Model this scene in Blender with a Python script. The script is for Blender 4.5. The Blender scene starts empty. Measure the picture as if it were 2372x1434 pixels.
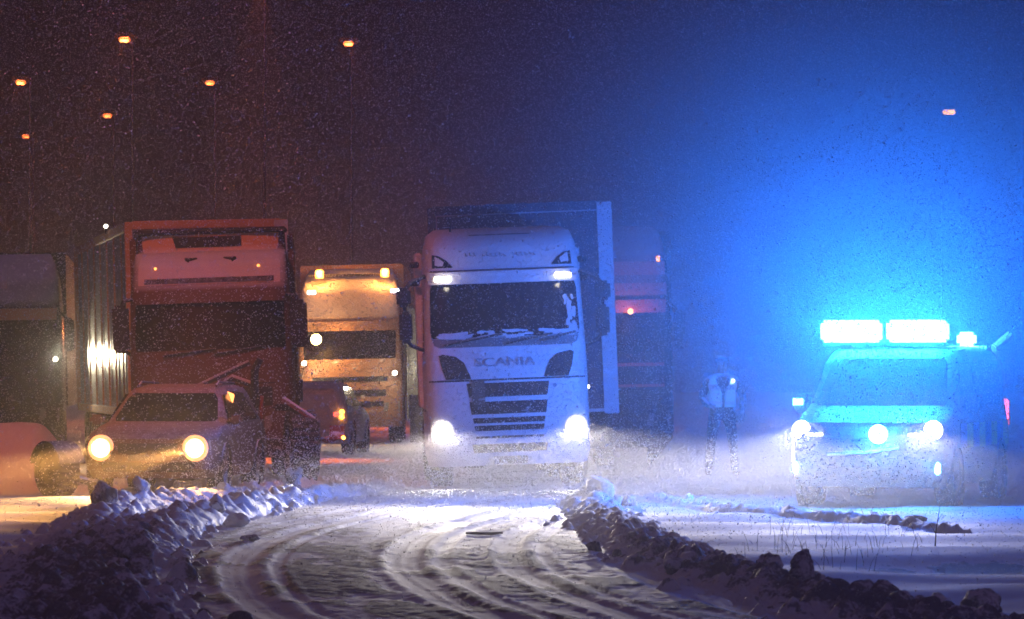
import bpy, bmesh, math, random
import numpy as np
from mathutils import Vector, Matrix
R = math.radians
random.seed(7); rng = np.random.default_rng(11)
SC = bpy.context.scene; COL = SC.collection

# ------------------------------------------------------------------ camera, world, exposure
CAMZ = 1.65
cam_d = bpy.data.cameras.new('camera'); cam = bpy.data.objects.new('camera', cam_d); COL.objects.link(cam)
cam_d.lens = 135; cam_d.sensor_width = 36; cam_d.clip_start = 0.5; cam_d.clip_end = 2000
cam.location = (0, 0, CAMZ); cam.rotation_euler = (R(90 + 0.985), 0, 0)
cam_d.dof.use_dof = True; cam_d.dof.focus_distance = 54; cam_d.dof.aperture_fstop = 8.0
SC.camera = cam
W = bpy.data.worlds.new('World'); SC.world = W; W.use_nodes = True
_wn = W.node_tree; _bg = _wn.nodes['Background']       # dim night cloud: brown ahead, blue violet behind the camera
_tc = _wn.nodes.new('ShaderNodeTexCoord'); _dp = _wn.nodes.new('ShaderNodeVectorMath'); _dp.operation = 'DOT_PRODUCT'
_dp.inputs[1].default_value = (0.35, -0.80, 0.48); _wn.links.new(_tc.outputs['Generated'], _dp.inputs[0])
_mr = _wn.nodes.new('ShaderNodeMapRange'); _mr.inputs['From Min'].default_value = -0.55; _mr.inputs['From Max'].default_value = 0.9
_wn.links.new(_dp.outputs['Value'], _mr.inputs['Value'])
_cr = _wn.nodes.new('ShaderNodeValToRGB'); _wn.links.new(_mr.outputs[0], _cr.inputs[0])
_cr.color_ramp.elements[0].color = (0.0022, 0.0009, 0.0011, 1); _cr.color_ramp.elements[1].color = (0.046, 0.029, 0.085, 1)
_wn.links.new(_cr.outputs[0], _bg.inputs[0]); _bg.inputs[1].default_value = 1.0
SC.view_settings.view_transform = 'Standard'; SC.view_settings.look = 'None'
SC.view_settings.exposure = 0.0; SC.view_settings.gamma = 1.0
SC.cycles.use_denoising = True; SC.cycles.pixel_filter_type = 'BLACKMAN_HARRIS'; SC.cycles.filter_width = 1.7
SC.cycles.volume_bounces = 0; SC.cycles.max_bounces = 6; SC.cycles.diffuse_bounces = 3
SC.cycles.sample_clamp_indirect = 4.0; SC.cycles.sample_clamp_direct = 0.0
HAZE = 0.0019
FPX = 8895.0
def at(px, py, d):                      # a pixel of the 2372-wide photograph at distance d
    return ((px - 1186) * d / FPX, d, CAMZ + (870 - py) * d / FPX)

# ------------------------------------------------------------------ materials
MATS = {}
def nodes(name):
    m = bpy.data.materials.new(name); m.use_nodes = True
    nt = m.node_tree; b = nt.nodes['Principled BSDF']; MATS[name] = m
    return m, nt, b
def noise_node(nt, scale, detail=4, coord='Object', stretch=None):
    tc = nt.nodes.new('ShaderNodeTexCoord'); n = nt.nodes.new('ShaderNodeTexNoise')
    n.inputs['Scale'].default_value = scale; n.inputs['Detail'].default_value = detail
    if stretch:
        mp = nt.nodes.new('ShaderNodeMapping'); mp.inputs['Scale'].default_value = stretch
        nt.links.new(tc.outputs[coord], mp.inputs['Vector']); nt.links.new(mp.outputs[0], n.inputs['Vector'])
    else:
        nt.links.new(tc.outputs[coord], n.inputs['Vector'])
    return n
def mth(nt, op, a, b=None, clamp=False):
    n = nt.nodes.new('ShaderNodeMath'); n.operation = op; n.use_clamp = clamp
    for i, v in enumerate((a, b)):
        if v is None: continue
        if isinstance(v, (int, float)): n.inputs[i].default_value = v
        else: nt.links.new(v, n.inputs[i])
    return n.outputs[0]
def mixc(nt, fac, c1, c2):
    n = nt.nodes.new('ShaderNodeMix'); n.data_type = 'RGBA'
    for sock, v in ((n.inputs[0], fac), (n.inputs[6], c1), (n.inputs[7], c2)):
        if isinstance(v, (int, float)): sock.default_value = v
        elif isinstance(v, tuple): sock.default_value = (*v, 1)
        else: nt.links.new(v, sock)
    return n.outputs[2]
def paint(name, col, rough=0.4, snow=0.6, patch=0.0, metal=0.0, var=0.25):
    """paint, plastic or metal with grime, snow lying on what faces up, and snow stuck on in patches"""
    m, nt, b = nodes(name)
    n1 = noise_node(nt, 3.0, 6); n2 = noise_node(nt, 14.0, 5)
    dirt = mixc(nt, mth(nt, 'MULTIPLY', n1.outputs['Fac'], var * 1.6), col, tuple(c * 0.35 + 0.01 for c in col))
    g = nt.nodes.new('ShaderNodeNewGeometry'); sep = nt.nodes.new('ShaderNodeSeparateXYZ')
    nt.links.new(g.outputs['Normal'], sep.inputs[0])
    up = mth(nt, 'MULTIPLY', mth(nt, 'SUBTRACT', sep.outputs['Z'], 0.25), 1.8, True)
    mask = mth(nt, 'MULTIPLY', up, mth(nt, 'MULTIPLY', mth(nt, 'ADD', n2.outputs['Fac'], snow - 0.45), 2.6, True))
    mask = mth(nt, 'MULTIPLY', mask, min(1.0, snow * 2), True)
    if patch > 0:
        n3 = noise_node(nt, 5.0, 8, stretch=(1, 1, 2.2))
        pm = mth(nt, 'MULTIPLY', mth(nt, 'SUBTRACT', n3.outputs['Fac'], 1.0 - patch), 6.0, True)
        mask = mth(nt, 'MAXIMUM', mask, pm)
    nt.links.new(mixc(nt, mask, dirt, (0.8, 0.81, 0.84)), b.inputs['Base Color'])
    nt.links.new(mth(nt, 'ADD', mth(nt, 'MULTIPLY', mask, 0.5), mth(nt, 'MULTIPLY_ADD' if False else 'ADD', rough, mth(nt, 'MULTIPLY', n2.outputs['Fac'], 0.15)), True), b.inputs['Roughness'])
    b.inputs['Metallic'].default_value = metal
    if name == 'dusty_window_glass': b.inputs['Specular IOR Level'].default_value = 0.08
    bp = nt.nodes.new('ShaderNodeBump'); bp.inputs['Strength'].default_value = 0.25; bp.inputs['Distance'].default_value = 0.02
    nt.links.new(mth(nt, 'ADD', mask, mth(nt, 'MULTIPLY', n2.outputs['Fac'], 0.3)), bp.inputs['Height'])
    nt.links.new(bp.outputs[0], b.inputs['Normal'])
    return m
def emit(name, col, strength, base=(0.5, 0.5, 0.5)):
    m, nt, b = nodes(name)
    b.inputs['Base Color'].default_value = (*base, 1)
    b.inputs['Emission Color'].default_value = (*col, 1); b.inputs['Emission Strength'].default_value = strength
    return m
M = dict(
    white=paint('white_paint', (0.72, 0.73, 0.75), 0.4, 0.8, 0.42),
    panel=paint('white_panel', (0.7, 0.71, 0.74), 0.5, 0.8, 0.46),
    slate=paint('shade_painted_panel', (0.07, 0.07, 0.10), 0.6, 0.6, 0.30),  # shade on the trailer front put into a dark colour
    red=paint('dark_red_paint', (0.15, 0.058, 0.028), 0.5, 0.9, 0.36),
    tan=paint('lamplit_orange_paint', (0.42, 0.22, 0.12), 0.6, 0.7, 0.40),  # orange light on the distant pale truck put into its paint colour
    orange_lit=paint('orange_lit_paint', (0.72, 0.40, 0.18), 0.55, 0.9, 0.4),  # sodium light on roofs and boxes put into an orange paint colour
    pinkband=paint('pale_red_band_paint', (0.72, 0.24, 0.24), 0.5, 0.7, 0.3),
    dark=paint('dark_plastic', (0.02, 0.02, 0.023), 0.5, 0.7, 0.3),
    black=paint('black_trim', (0.012, 0.012, 0.014), 0.6, 0.2, 0.0),
    grille=paint('grille_mesh', (0.02, 0.021, 0.025), 0.6, 0.3, 0.36),
    rubber=paint('rubber', (0.014, 0.014, 0.015), 0.85, 0.12, 0.30),
    rim=paint('steel_rim', (0.25, 0.25, 0.26), 0.5, 0.3, 0.3, 0.4),
    glass=paint('window_glass', (0.008, 0.012, 0.02), 0.08, 0.0, 0.30, 0.0, 0.1),
    dimglass=paint('dusty_window_glass', (0.005, 0.005, 0.008), 0.30, 0.0, 0.20, 0.0, 0.1),
    lens=paint('clear_lens', (0.35, 0.36, 0.38), 0.15, 0.2, 0.3),
    carpaint=paint('car_paint', (0.17, 0.095, 0.07), 0.4, 0.22, 0.36),
    vanpaint=paint('van_paint', (0.045, 0.055, 0.075), 0.45, 0.1, 0.24),
    vanyellow=paint('van_yellow', (0.5, 0.5, 0.05), 0.45, 0.3, 0.25),
    vanblue=paint('van_blue', (0.02, 0.07, 0.35), 0.45, 0.3, 0.25),
    tractor=paint('tractor_red', (0.28, 0.05, 0.03), 0.5, 1.0, 0.40),
    steel=paint('galvanised_steel', (0.18, 0.18, 0.19), 0.5, 0.2, 0.1, 0.5),
    frame=paint('chassis_steel', (0.03, 0.03, 0.03), 0.7, 0.5, 0.4),
    cloth=paint('dark_uniform', (0.018, 0.020, 0.032), 0.9, 0.5, 0.28),
    skin=paint('skin', (0.35, 0.2, 0.15), 0.6, 0.0, 0.0),
    vest=paint('reflective_vest', (0.74, 0.92, 0.74), 0.6, 0.1, 0.2),
    silver=paint('reflective_tape', (0.7, 0.72, 0.72), 0.35, 0.0, 0.0),
    brand=paint('badge_chrome', (0.34, 0.34, 0.38), 0.5, 0.0, 0.40, 0.2),
    plate=paint('licence_plate', (0.12, 0.11, 0.10), 0.5, 0.1, 0.4),
    wood=paint('wet_wood', (0.05, 0.035, 0.03), 0.8, 0.4, 0.3),
    straw=paint('dry_straw', (0.10, 0.075, 0.05), 0.9, 0.3, 0.0),
    e_truck=emit('headlight_white', (1, 0.93, 0.84), 14),
    e_marker=emit('marker_warm_white', (1, 0.9, 0.7), 9),
    e_car=emit('headlight_yellow', (1, 0.70, 0.26), 12),
    e_carhalo=emit('halo_glow_yellow', (1, 0.42, 0.10), 1.5),  # halo around the car headlights put in as emission
    e_truckhalo=emit('halo_glow_white', (1, 0.9, 0.8), 1.3),  # halo around the truck headlights put in as emission
    e_van=emit('van_headlight', (0.92, 0.86, 1.0), 12),
    e_blue=emit('blue_flash', (0.20, 0.62, 1.0), 14),
    e_sod=emit('sodium_lamp', (1, 0.17, 0.018), 1.0),
    e_sodhot=emit('sodium_lamp_hot', (1, 0.42, 0.05), 5),
    e_amber=emit('amber_lamp', (1, 0.32, 0.03), 14),
    e_dimamber=emit('amber_marker', (1, 0.3, 0.05), 4),
    e_red=emit('tail_lamp', (1, 0.10, 0.05), 3.0),
    e_work=emit('work_lamp', (1, 0.62, 0.22), 12),
    e_cold=emit('marker_cold_white', (0.9, 0.93, 1), 10),
)
def curtain_mat():
    m, nt, b = nodes('wet_curtain')
    n = noise_node(nt, 3.0, 5, stretch=(1, 3.5, 0.12)); n2 = noise_node(nt, 1.5, 4)
    nt.links.new(mixc(nt, n2.outputs['Fac'], (0.30, 0.29, 0.26), (0.16, 0.15, 0.14)), b.inputs['Base Color'])
    b.inputs['Roughness'].default_value = 0.32
    bp = nt.nodes.new('ShaderNodeBump'); bp.inputs['Strength'].default_value = 0.9; bp.inputs['Distance'].default_value = 0.06
    nt.links.new(n.outputs['Fac'], bp.inputs['Height']); nt.links.new(bp.outputs[0], b.inputs['Normal'])
    return m
M['curtain'] = curtain_mat()

# ------------------------------------------------------------------ mesh helpers
class MB:
    def __init__(s): s.v = []; s.f = []
    def add(s, v, f):
        o = len(s.v); s.v += [tuple(p) for p in v]; s.f += [tuple(i + o for i in q) for q in f]; return s
    def box(s, x0, x1, y0, y1, z0, z1):
        return s.add([(x0,y0,z0),(x1,y0,z0),(x1,y1,z0),(x0,y1,z0),(x0,y0,z1),(x1,y0,z1),(x1,y1,z1),(x0,y1,z1)],
                     [(3,2,1,0),(4,5,6,7),(0,1,5,4),(1,2,6,5),(2,3,7,6),(3,0,4,7)])
    def obox(s, c, sx, sy, sz, rot=None):
        m = Matrix.Translation(c) @ (rot.to_4x4() if rot else Matrix())
        t = MB().box(-sx/2, sx/2, -sy/2, sy/2, -sz/2, sz/2)
        return s.add([m @ Vector(p) for p in t.v], t.f)
    def prism(s, poly, fn0, fn1):
        n = len(poly)
        v = [fn0(*p) for p in poly] + [fn1(*p) for p in poly]
        f = [tuple(range(n)), tuple(range(2*n - 1, n - 1, -1))] + [(i, (i+n), (i+1) % n + n, (i+1) % n) for i in range(n)]
        return s.add(v, f)
    def tube(s, pts, r, n=8):
        pts = [Vector(p) for p in pts]; rs = r if isinstance(r, (list, tuple)) else [r]*len(pts)
        v = []; up = Vector((0.13, 0.21, 0.97))
        for i, p in enumerate(pts):
            d = (pts[min(i+1, len(pts)-1)] - pts[max(i-1, 0)]).normalized()
            a = d.cross(up)
            if a.length < 0.05: a = d.cross(Vector((1, 0, 0)))
            a.normalize(); b = d.cross(a)
            for k in range(n):
                t = 2*math.pi*k/n; v.append(p + (a*math.cos(t) + b*math.sin(t))*rs[i])
        f = [(i*n+k, i*n+(k+1) % n, (i+1)*n+(k+1) % n, (i+1)*n+k) for i in range(len(pts)-1) for k in range(n)]
        f += [tuple(range(n-1, -1, -1)), tuple(range((len(pts)-1)*n, len(pts)*n))]
        return s.add(v, f)
    def lathe(s, prof, c, axis='x', n=28, close=False):
        v = []
        for (a, r) in prof:
            for k in range(n):
                t = 2*math.pi*k/n; u, w = r*math.cos(t), r*math.sin(t)
                p = {'x': (a, u, w), 'y': (u, a, w), 'z': (u, w, a)}[axis]
                v.append((c[0]+p[0], c[1]+p[1], c[2]+p[2]))
        m = len(prof)
        f = [(i*n+k, i*n+(k+1) % n, ((i+1) % m)*n+(k+1) % n, ((i+1) % m)*n+k) for i in range(m if close else m-1) for k in range(n)]
        if not close: f += [tuple(range(n-1, -1, -1)), tuple(range((m-1)*n, m*n))]
        return s.add(v, f)
    def build(s, name, mat, parent=None, smooth=True, bevel=0.0, angle=35):
        me = bpy.data.meshes.new(name); me.from_pydata(s.v, [], s.f); me.update()
        bm = bmesh.new(); bm.from_mesh(me)
        bmesh.ops.remove_doubles(bm, verts=bm.verts, dist=1e-5)
        bmesh.ops.recalc_face_normals(bm, faces=bm.faces)
        if bevel > 0:
            es = [e for e in bm.edges if len(e.link_faces) == 2 and e.calc_face_angle(0) > R(40)]
            bmesh.ops.bevel(bm, geom=es, offset=bevel, segments=2, affect='EDGES', clamp_overlap=True)
        bm.to_mesh(me); bm.free()
        if smooth:
            me.shade_smooth(); me.set_sharp_from_angle(angle=R(angle))
        me.materials.append(M[mat] if isinstance(mat, str) else mat)
        o = bpy.data.objects.new(name, me); COL.objects.link(o)
        if parent: o.parent = parent
        return o
def tag(o, label=None, cat=None, group=None, kind=None):
    if label: o['label'] = label
    if cat: o['category'] = cat
    if group: o['group'] = group
    if kind: o['kind'] = kind
    return o
def thing(name, label, cat, loc=(0, 0, 0), yaw=0, roll=0, group=None):
    o = bpy.data.objects.new(name, None); COL.objects.link(o); o.empty_display_size = 0.2
    o.location = loc; o.rotation_euler = (0, R(roll), R(yaw))
    return tag(o, label, cat, group)
LK = dict(headlight_beam=0.029, headlight_glow=0.24, flash_light=0.43, sodium_light=0.0085, lamp_light=0.13, trailer_fill_light=0.3, added_fill_light=0.2)   # lamp output by kind
def lamp(kind, parent, loc, power, col, radius=0.06, aim=None, size=60, blend=0.5, squash=None, name='lamp_light'):
    l = bpy.data.lights.new(name, kind); l.energy = power*LK[name]; l.color = col; l.shadow_soft_size = radius
    o = bpy.data.objects.new(name, l); COL.objects.link(o); o.location = loc
    if parent: o.parent = parent
    if kind == 'SPOT':
        l.spot_size = R(size); l.spot_blend = blend
        o.rotation_mode = 'QUATERNION'; o.rotation_quaternion = Vector(aim).to_track_quat('-Z', 'Y')
        if squash: o.scale = (1, squash, 1)
    return o
def text_mesh(name, txt, h, depth, mat, parent, loc, rot=(R(90), 0, 0), sx=1.0):
    c = bpy.data.curves.new(name, 'FONT'); c.body = txt; c.size = h*1.42; c.extrude = depth
    c.align_x = 'CENTER'; c.align_y = 'CENTER'
    t = bpy.data.objects.new('tmp', c); COL.objects.link(t)
    me = bpy.data.meshes.new_from_object(t.evaluated_get(bpy.context.evaluated_depsgraph_get()))
    bpy.data.objects.remove(t)
    me.materials.clear(); me.materials.append(M[mat])
    o = bpy.data.objects.new(name, me); COL.objects.link(o); o.parent = parent
    o.location = loc; o.rotation_euler = rot; o.scale = (sx, 1, 1)
    return o

class Shell:
    """a body given by rows (z, front y, rear y, half width); the nose faces -Y"""
    def __init__(s, rows, bow=0.06, r=0.15):
        s.rows = rows; s.z = [q[0] for q in rows]; s.bow = bow; s.r = r
    def g(s, z, k): return float(np.interp(z, s.z, [q[k] for q in s.rows]))
    def hw(s, z): return s.g(z, 3)
    def corner(s, x, w):
        r = min(s.r, w*0.8); t = min(max(0.0, abs(x) - (w - r)), r)
        return r - math.sqrt(max(r*r - t*t, 0.0))
    def fy(s, x, z):
        w = s.hw(z); return s.g(z, 1) + s.bow*(x/w)**2 + s.corner(x, w)
    def body(s, step=0.08, n=18):
        zs = [s.z[0]]
        for a, b in zip(s.z[:-1], s.z[1:]):
            k = max(1, int((b - a)/step)); zs += [a + (b - a)*(i+1)/k for i in range(k)]
        mb = MB(); loops = []
        for z in zs:
            w = s.hw(z); yr = s.g(z, 2)
            us = [-math.cos(math.pi*i/n) for i in range(n+1)]
            front = [(u*w, s.fy(u*w, z), z) for u in us]
            ym = (front[-1][1] + yr)/2
            rear = [(-u*w, yr - s.corner(u*w, w), z) for u in us]
            loops.append(front + [(w, ym, z)] + rear + [(-w, ym, z)])
        L = len(loops[0]); v = [p for l in loops for p in l]
        f = [(i*L+k, i*L+(k+1) % L, (i+1)*L+(k+1) % L, (i+1)*L+k) for i in range(len(loops)-1) for k in range(L)]
        f += [tuple(range(L-1, -1, -1)), tuple(range((len(loops)-1)*L, len(loops)*L))]
        return mb.add(v, f)
    def patch(s, rows, off=0.012, thick=0.05, nx=10, mb=None, mirror=False):
        mb = mb or MB(); zs = []
        for a, b in zip(rows[:-1], rows[1:]):
            k = max(1, int(abs(b[0]-a[0])/0.06))
            zs += [tuple(a[j] + (b[j]-a[j])*i/k for j in range(3)) for i in range(k)]
        zs.append(rows[-1])
        m = -1 if mirror else 1
        F = []; B = []
        for (z, xl, xr) in zs:
            for i in range(nx+1):
                x = m*(xl + (xr-xl)*i/nx); y = s.fy(x, z)
                F.append((x, y - off, z)); B.append((x, y - off + thick, z))
        n = nx+1; h = len(zs); N = n*h; f = []
        for j in range(h-1):
            for i in range(nx):
                q = (j*n+i, j*n+i+1, (j+1)*n+i+1, (j+1)*n+i); f.append(q); f.append(tuple(N+k for k in reversed(q)))
        rim = [i for i in range(n)] + [j*n+nx for j in range(1, h)] + [(h-1)*n+i for i in range(nx-1, -1, -1)] + [j*n for j in range(h-2, 0, -1)]
        for a, b in zip(rim, rim[1:] + rim[:1]): f.append((a, b, N+b, N+a))
        return mb.add(F + B, f)
    def side(s, sg, poly, off=0.008, thick=0.03, mb=None):
        mb = mb or MB()
        return mb.prism(poly, lambda y, z: (sg*(s.hw(z)+off), y, z), lambda y, z: (sg*(s.hw(z)+off-thick), y, z))
    def frontpoly(s, poly, off=0.012, thick=0.04, mirror=False, mb=None):
        mb = mb or MB(); m = -1 if mirror else 1
        return mb.prism(poly, lambda x, z: (m*x, s.fy(m*x, z)-off, z), lambda x, z: (m*x, s.fy(m*x, z)-off+thick, z))
def wheel(parent, x, y, r, w, sg, name='wheel', rim='rim'):
    prof = [(-w/2, r*0.62), (-w/2, r*0.9), (-w/2+0.02, r*0.97), (-w*.30, r), (-w*.12, r), (-w*.08, r*.965), (w*.08, r*.965), (w*.12, r), (w*.30, r), (w/2-0.02, r*0.97), (w/2, r*0.9), (w/2, r*0.62)]
    n = 72; v = []; m = len(prof)
    for i, (a, q) in enumerate(prof):                      # tread lugs: every third step of the outer rings is cut in
        for k in range(n):
            t = 2*math.pi*k/n + (0.03 if a > 0 else 0); qq = q*0.955 if (2 <= i <= m-3 and k % 3 == 0) else q
            v.append((x+a, y+qq*math.cos(t), r+qq*math.sin(t)))
    mb = MB().add(v, [(i*n+k, i*n+(k+1) % n, ((i+1) % m)*n+(k+1) % n, ((i+1) % m)*n+k) for i in range(m) for k in range(n)])
    o = mb.build(name, 'rubber', parent, angle=25)
    a = 1 if sg > 0 else -1
    MB().lathe([(a*w*0.15, r*0.12), (a*w*0.3, r*0.2), (a*w*0.2, r*0.5), (a*w*0.44, r*0.56), (a*w*0.44, r*0.63), (-a*w*0.3, r*0.63)], (x, y, r), 'x', 24).build('rim', rim, o)
    return o
def copy_tree(o, parent=None):
    c = o.copy(); COL.objects.link(c)
    if parent: c.parent = parent
    for ch in list(o.children): copy_tree(ch, c)
    return c

# ------------------------------------------------------------------ ground, road and ploughed banks
def vnoise(x, y, seed):
    r = np.random.default_rng(seed); t = r.random((256, 256))
    xi = np.floor(x).astype(int); yi = np.floor(y).astype(int); fx = x - xi; fy = y - yi
    fx = fx*fx*(3-2*fx); fy = fy*fy*(3-2*fy)
    g = lambda a, b: t[a % 256, b % 256]
    return (g(xi, yi)*(1-fx) + g(xi+1, yi)*fx)*(1-fy) + (g(xi, yi+1)*(1-fx) + g(xi+1, yi+1)*fx)*fy
def fbm(x, y, seed, o=4):
    s = 0; a = 0.5
    for k in range(o): s = s + a*vnoise(x*2**k, y*2**k, seed+k); a *= 0.5
    return s
sm = lambda e0, e1, x: (lambda t: t*t*(3-2*t))(np.clip((x-e0)/(e1-e0), 0, 1))
BANKS = [   # polyline of (distance, x, half width, height)
    ('left', [(22, -2.35, 0.767, 0.0897), (26, -2.95, 0.722, 0.112), (30, -3.4, 0.65, 0.12), (34, -3.75, 0.632, 0.12), (38.6, -4.05, 0.56, 0.112), (41, -4.3, 0.451, 0.12), (43.5, -4.68, 0.379, 0.135), (46, -4.78, 0.325, 0.135), (50, -4.40, 0.271, 0.0749), (53, -3.75, 0.235, 0.0599), (56, -2.9, 0.18, 0.0374)]),
    ('inner', [(33, -3.35, .42, 0.14), (37, -3.62, .40, 0.168), (42, -3.58, .36, 0.175), (46, -3.28, .32, 0.161), (50, -2.8, .26, 0.126), (53, -2.25, .22, 0.084), (56, -1.7, .18, 0.042)]),
    ('right', [(22, 3.3, 0.807, 0.0589), (25, 2.85, 0.686, 0.0589), (26.7, 2.55, 0.581, 0.061), (28.8, 2.2, 0.452, 0.068), (31.2, 1.82, 0.404, 0.0637), (34.9, 1.42, 0.371, 0.0545), (40.8, 1.08, 0.339, 0.0499), (46, .98, 0.291, 0.0499), (49.5, .98, 0.275, 0.068), (51.0, 1.05, 0.21, 0.0409), (52.5, 1.15, 0.162, 0.0113)]),
    ('ridge', [(51.5, 1.5, .12, 0.028), (50.6, 1.84, .22, 0.07), (46.6, 2.7, .26, 0.084), (44.5, 3.57, .22, 0.07), (41.9, 4.35, .16, 0.042), (40.5, 4.7, .1, 0.014)]),
]
xs = np.arange(-11.0, 11.001, 0.030)
ds = [22.0]
while ds[-1] < 68: ds.append(ds[-1] + 0.034*(ds[-1]/26)**1.35)
ds = np.array(ds); X, D = np.meshgrid(xs, ds)
Z = 0.05*(fbm(X*0.35, D*0.25, 5, 3) - 0.45)
bank = np.zeros_like(Z); bh = np.zeros_like(Z)
for nm, pl in BANKS:
    pl = sorted(pl); dd = [p[0] for p in pl]
    cx = np.interp(D, dd, [p[1] for p in pl]); hw = np.interp(D, dd, [p[2] for p in pl]); hh = np.interp(D, dd, [p[3] for p in pl])
    inside = (D > dd[0]-0.01) & (D < dd[-1])
    cx = cx + 0.22*(fbm(D*0.9, D*0+3, 21, 3)-0.45)
    q = np.abs(X - cx)/(hw*(0.75 + 0.6*fbm(X*2.3, D*1.6, 31, 3)))
    p = np.where(inside, np.clip(1 - q*q, 0, 1), 0)
    bh = np.maximum(bh, hh*np.sqrt(p)*(0.45 + 0.9*fbm(X*2.0, D*1.3, 41, 4))); bank = np.maximum(bank, p)
Z = Z + bh
# lumps of ploughed snow pressed into the banks
stampN = 0
dx = xs[1]-xs[0]
for nm, pl in BANKS:
    pl = sorted(pl); dd = np.array([p[0] for p in pl])
    cnt = {'left': 9000, 'inner': 4500, 'right': 9000, 'ridge': 900}[nm]
    for _ in range(cnt):
        d = rng.uniform(dd[0], dd[-1]); w = np.interp(d, dd, [p[2] for p in pl])
        x = np.interp(d, dd, [p[1] for p in pl]) + rng.normal(0, 0.55)*w
        if abs(x) > 10.5: continue
        r = min(0.014 + rng.exponential(0.018), 0.12)*(0.8 if nm == 'ridge' else 1)
        i0 = np.searchsorted(ds, d - r*1.6); i1 = np.searchsorted(ds, d + r*1.6)
        j0 = int((x - r*1.2 - xs[0])/dx); j1 = int((x + r*1.2 - xs[0])/dx) + 2
        if i1 <= i0 or j0 < 0: continue
        sx, sd = X[i0:i1, j0:j1], D[i0:i1, j0:j1]
        e = 1 - ((sx-x)/r)**2 - ((sd-d)/(r*1.35))**2
        base = Z[i0:i1, j0:j1]
        b0 = base.min() if base.size else 0
        lump = np.where(e > 0, b0*0.4 + base*0.6 + r*rng.uniform(0.5, 1.0)*np.sqrt(np.clip(e, 0, 1)), -9)
        Z[i0:i1, j0:j1] = np.maximum(base, lump)
        bank[i0:i1, j0:j1] = np.maximum(bank[i0:i1, j0:j1], np.where(e > 0.05, 0.6, 0))
U = X - 0.0084*(D-36.5)**2
rl = np.interp(D, [22, 26, 30, 34, 38, 42, 46, 50, 54, 58, 70], [-1.9, -2.25, -2.8, -3.1, -3.2, -3.2, -2.95, -2.45, -2.0, -1.9, -1.9])
rr = np.interp(D, [22, 26.7, 31, 35, 41, 46, 50, 54, 58, 70], [2.4, 1.8, 1.35, .98, .68, .66, .7, 1.25, 1.6, 2.2])
onroad = ((X > rl) & (X < rr)).astype(float)
soft = sm(0, 0.25, X - rl)*sm(0, 0.25, rr - X)
wob = 0.16*(fbm(D*0.35, D*0+1.5, 51, 3)-0.45)
track = np.zeros_like(Z); rut = np.zeros_like(Z)
for c, wd, st in [(-2.95, .09, .5), (-2.42, .15, 1.0), (-2.08, .06, .6), (-0.98, .15, 1.0), (-0.62, .07, .7), (-0.02, .13, 1.0), (.30, .06, .6), (.95, .15, .9), (1.7, .12, .7)]:
    q = (U - c - wob)/wd
    g = np.exp(-q**4); track = np.maximum(track, g*st)
    rut += st*(-0.016*g + 0.012*np.exp(-((np.abs(q)-1.35)/0.35)**2))
lanes = 0.5 + 0.5*np.sin(U*62 + 6*fbm(U*2, D*0.3, 61, 2))
slush = fbm(U*3.2, D*0.8, 71, 5)
Z = Z + soft*(1-np.clip(bank*1.6, 0, 1))*(rut + 0.022*(slush-0.45)*(1-0.7*track) + 0.005*lanes*track + 0.012*(fbm(X*9, D*5, 81, 4)-0.45)*(1-.6*track) + 0.010*(fbm(X*23, D*12, 85, 2)-0.4)*(1-.6*track))
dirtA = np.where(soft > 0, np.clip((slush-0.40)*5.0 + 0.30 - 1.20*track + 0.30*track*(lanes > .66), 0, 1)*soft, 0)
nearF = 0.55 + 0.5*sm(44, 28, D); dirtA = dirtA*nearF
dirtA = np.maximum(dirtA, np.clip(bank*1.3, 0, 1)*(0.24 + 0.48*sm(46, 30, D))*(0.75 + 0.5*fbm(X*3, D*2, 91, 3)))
# darker patches beside the right bank, the larger one slightly sunk
pt = np.exp(-(((X-4.15-0.1*(D-33))/1.15)**2 + ((D-33.3)/1.6)**2)**2)
pt2 = np.exp(-(((X-2.75)/0.75)**2 + ((D-36.6)/0.7)**2)**2)*0.6
dirtA = np.maximum(dirtA, np.clip(pt + pt2, 0, 1)*(fbm(X*2.5, D*1.2, 95, 4) > 0.36)*1.0)
Z = Z - 0.05*pt
# snow heaped behind the vehicles on both sides
Z += 0.80*np.exp(-((D-61.5)/2.3)**2)*sm(1.9, 2.9, X)*(0.85 + 0.3*fbm(X*0.7, D*0.5, 97, 3))
Z += 0.05*sm(50, 56, D)*sm(2.0, 3.0, X)
Z += 0.92*np.exp(-((D-59.0)/1.9)**2)*sm(-6.5, -7.3, X)*(0.85 + 0.3*fbm(X*0.7, D*0.5, 98, 3))
drift = 0.025*np.sin(D*1.9 + 2.5*fbm(X*0.5, D*0.4, 99, 2)*3)*(1-onroad)*(1-np.clip(bank*2, 0, 1)); Z += drift*0.7
Z = Z + np.clip(bank*1.5, 0, 1)*0.07*(fbm(X*9, D*5.5, 83, 5)-0.47)*2
edge = sm(22, 22.8, D)*sm(68, 66.5, D)*sm(-11, -10.3, X)*sm(11, 10.3, X); Z = Z*edge

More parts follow.
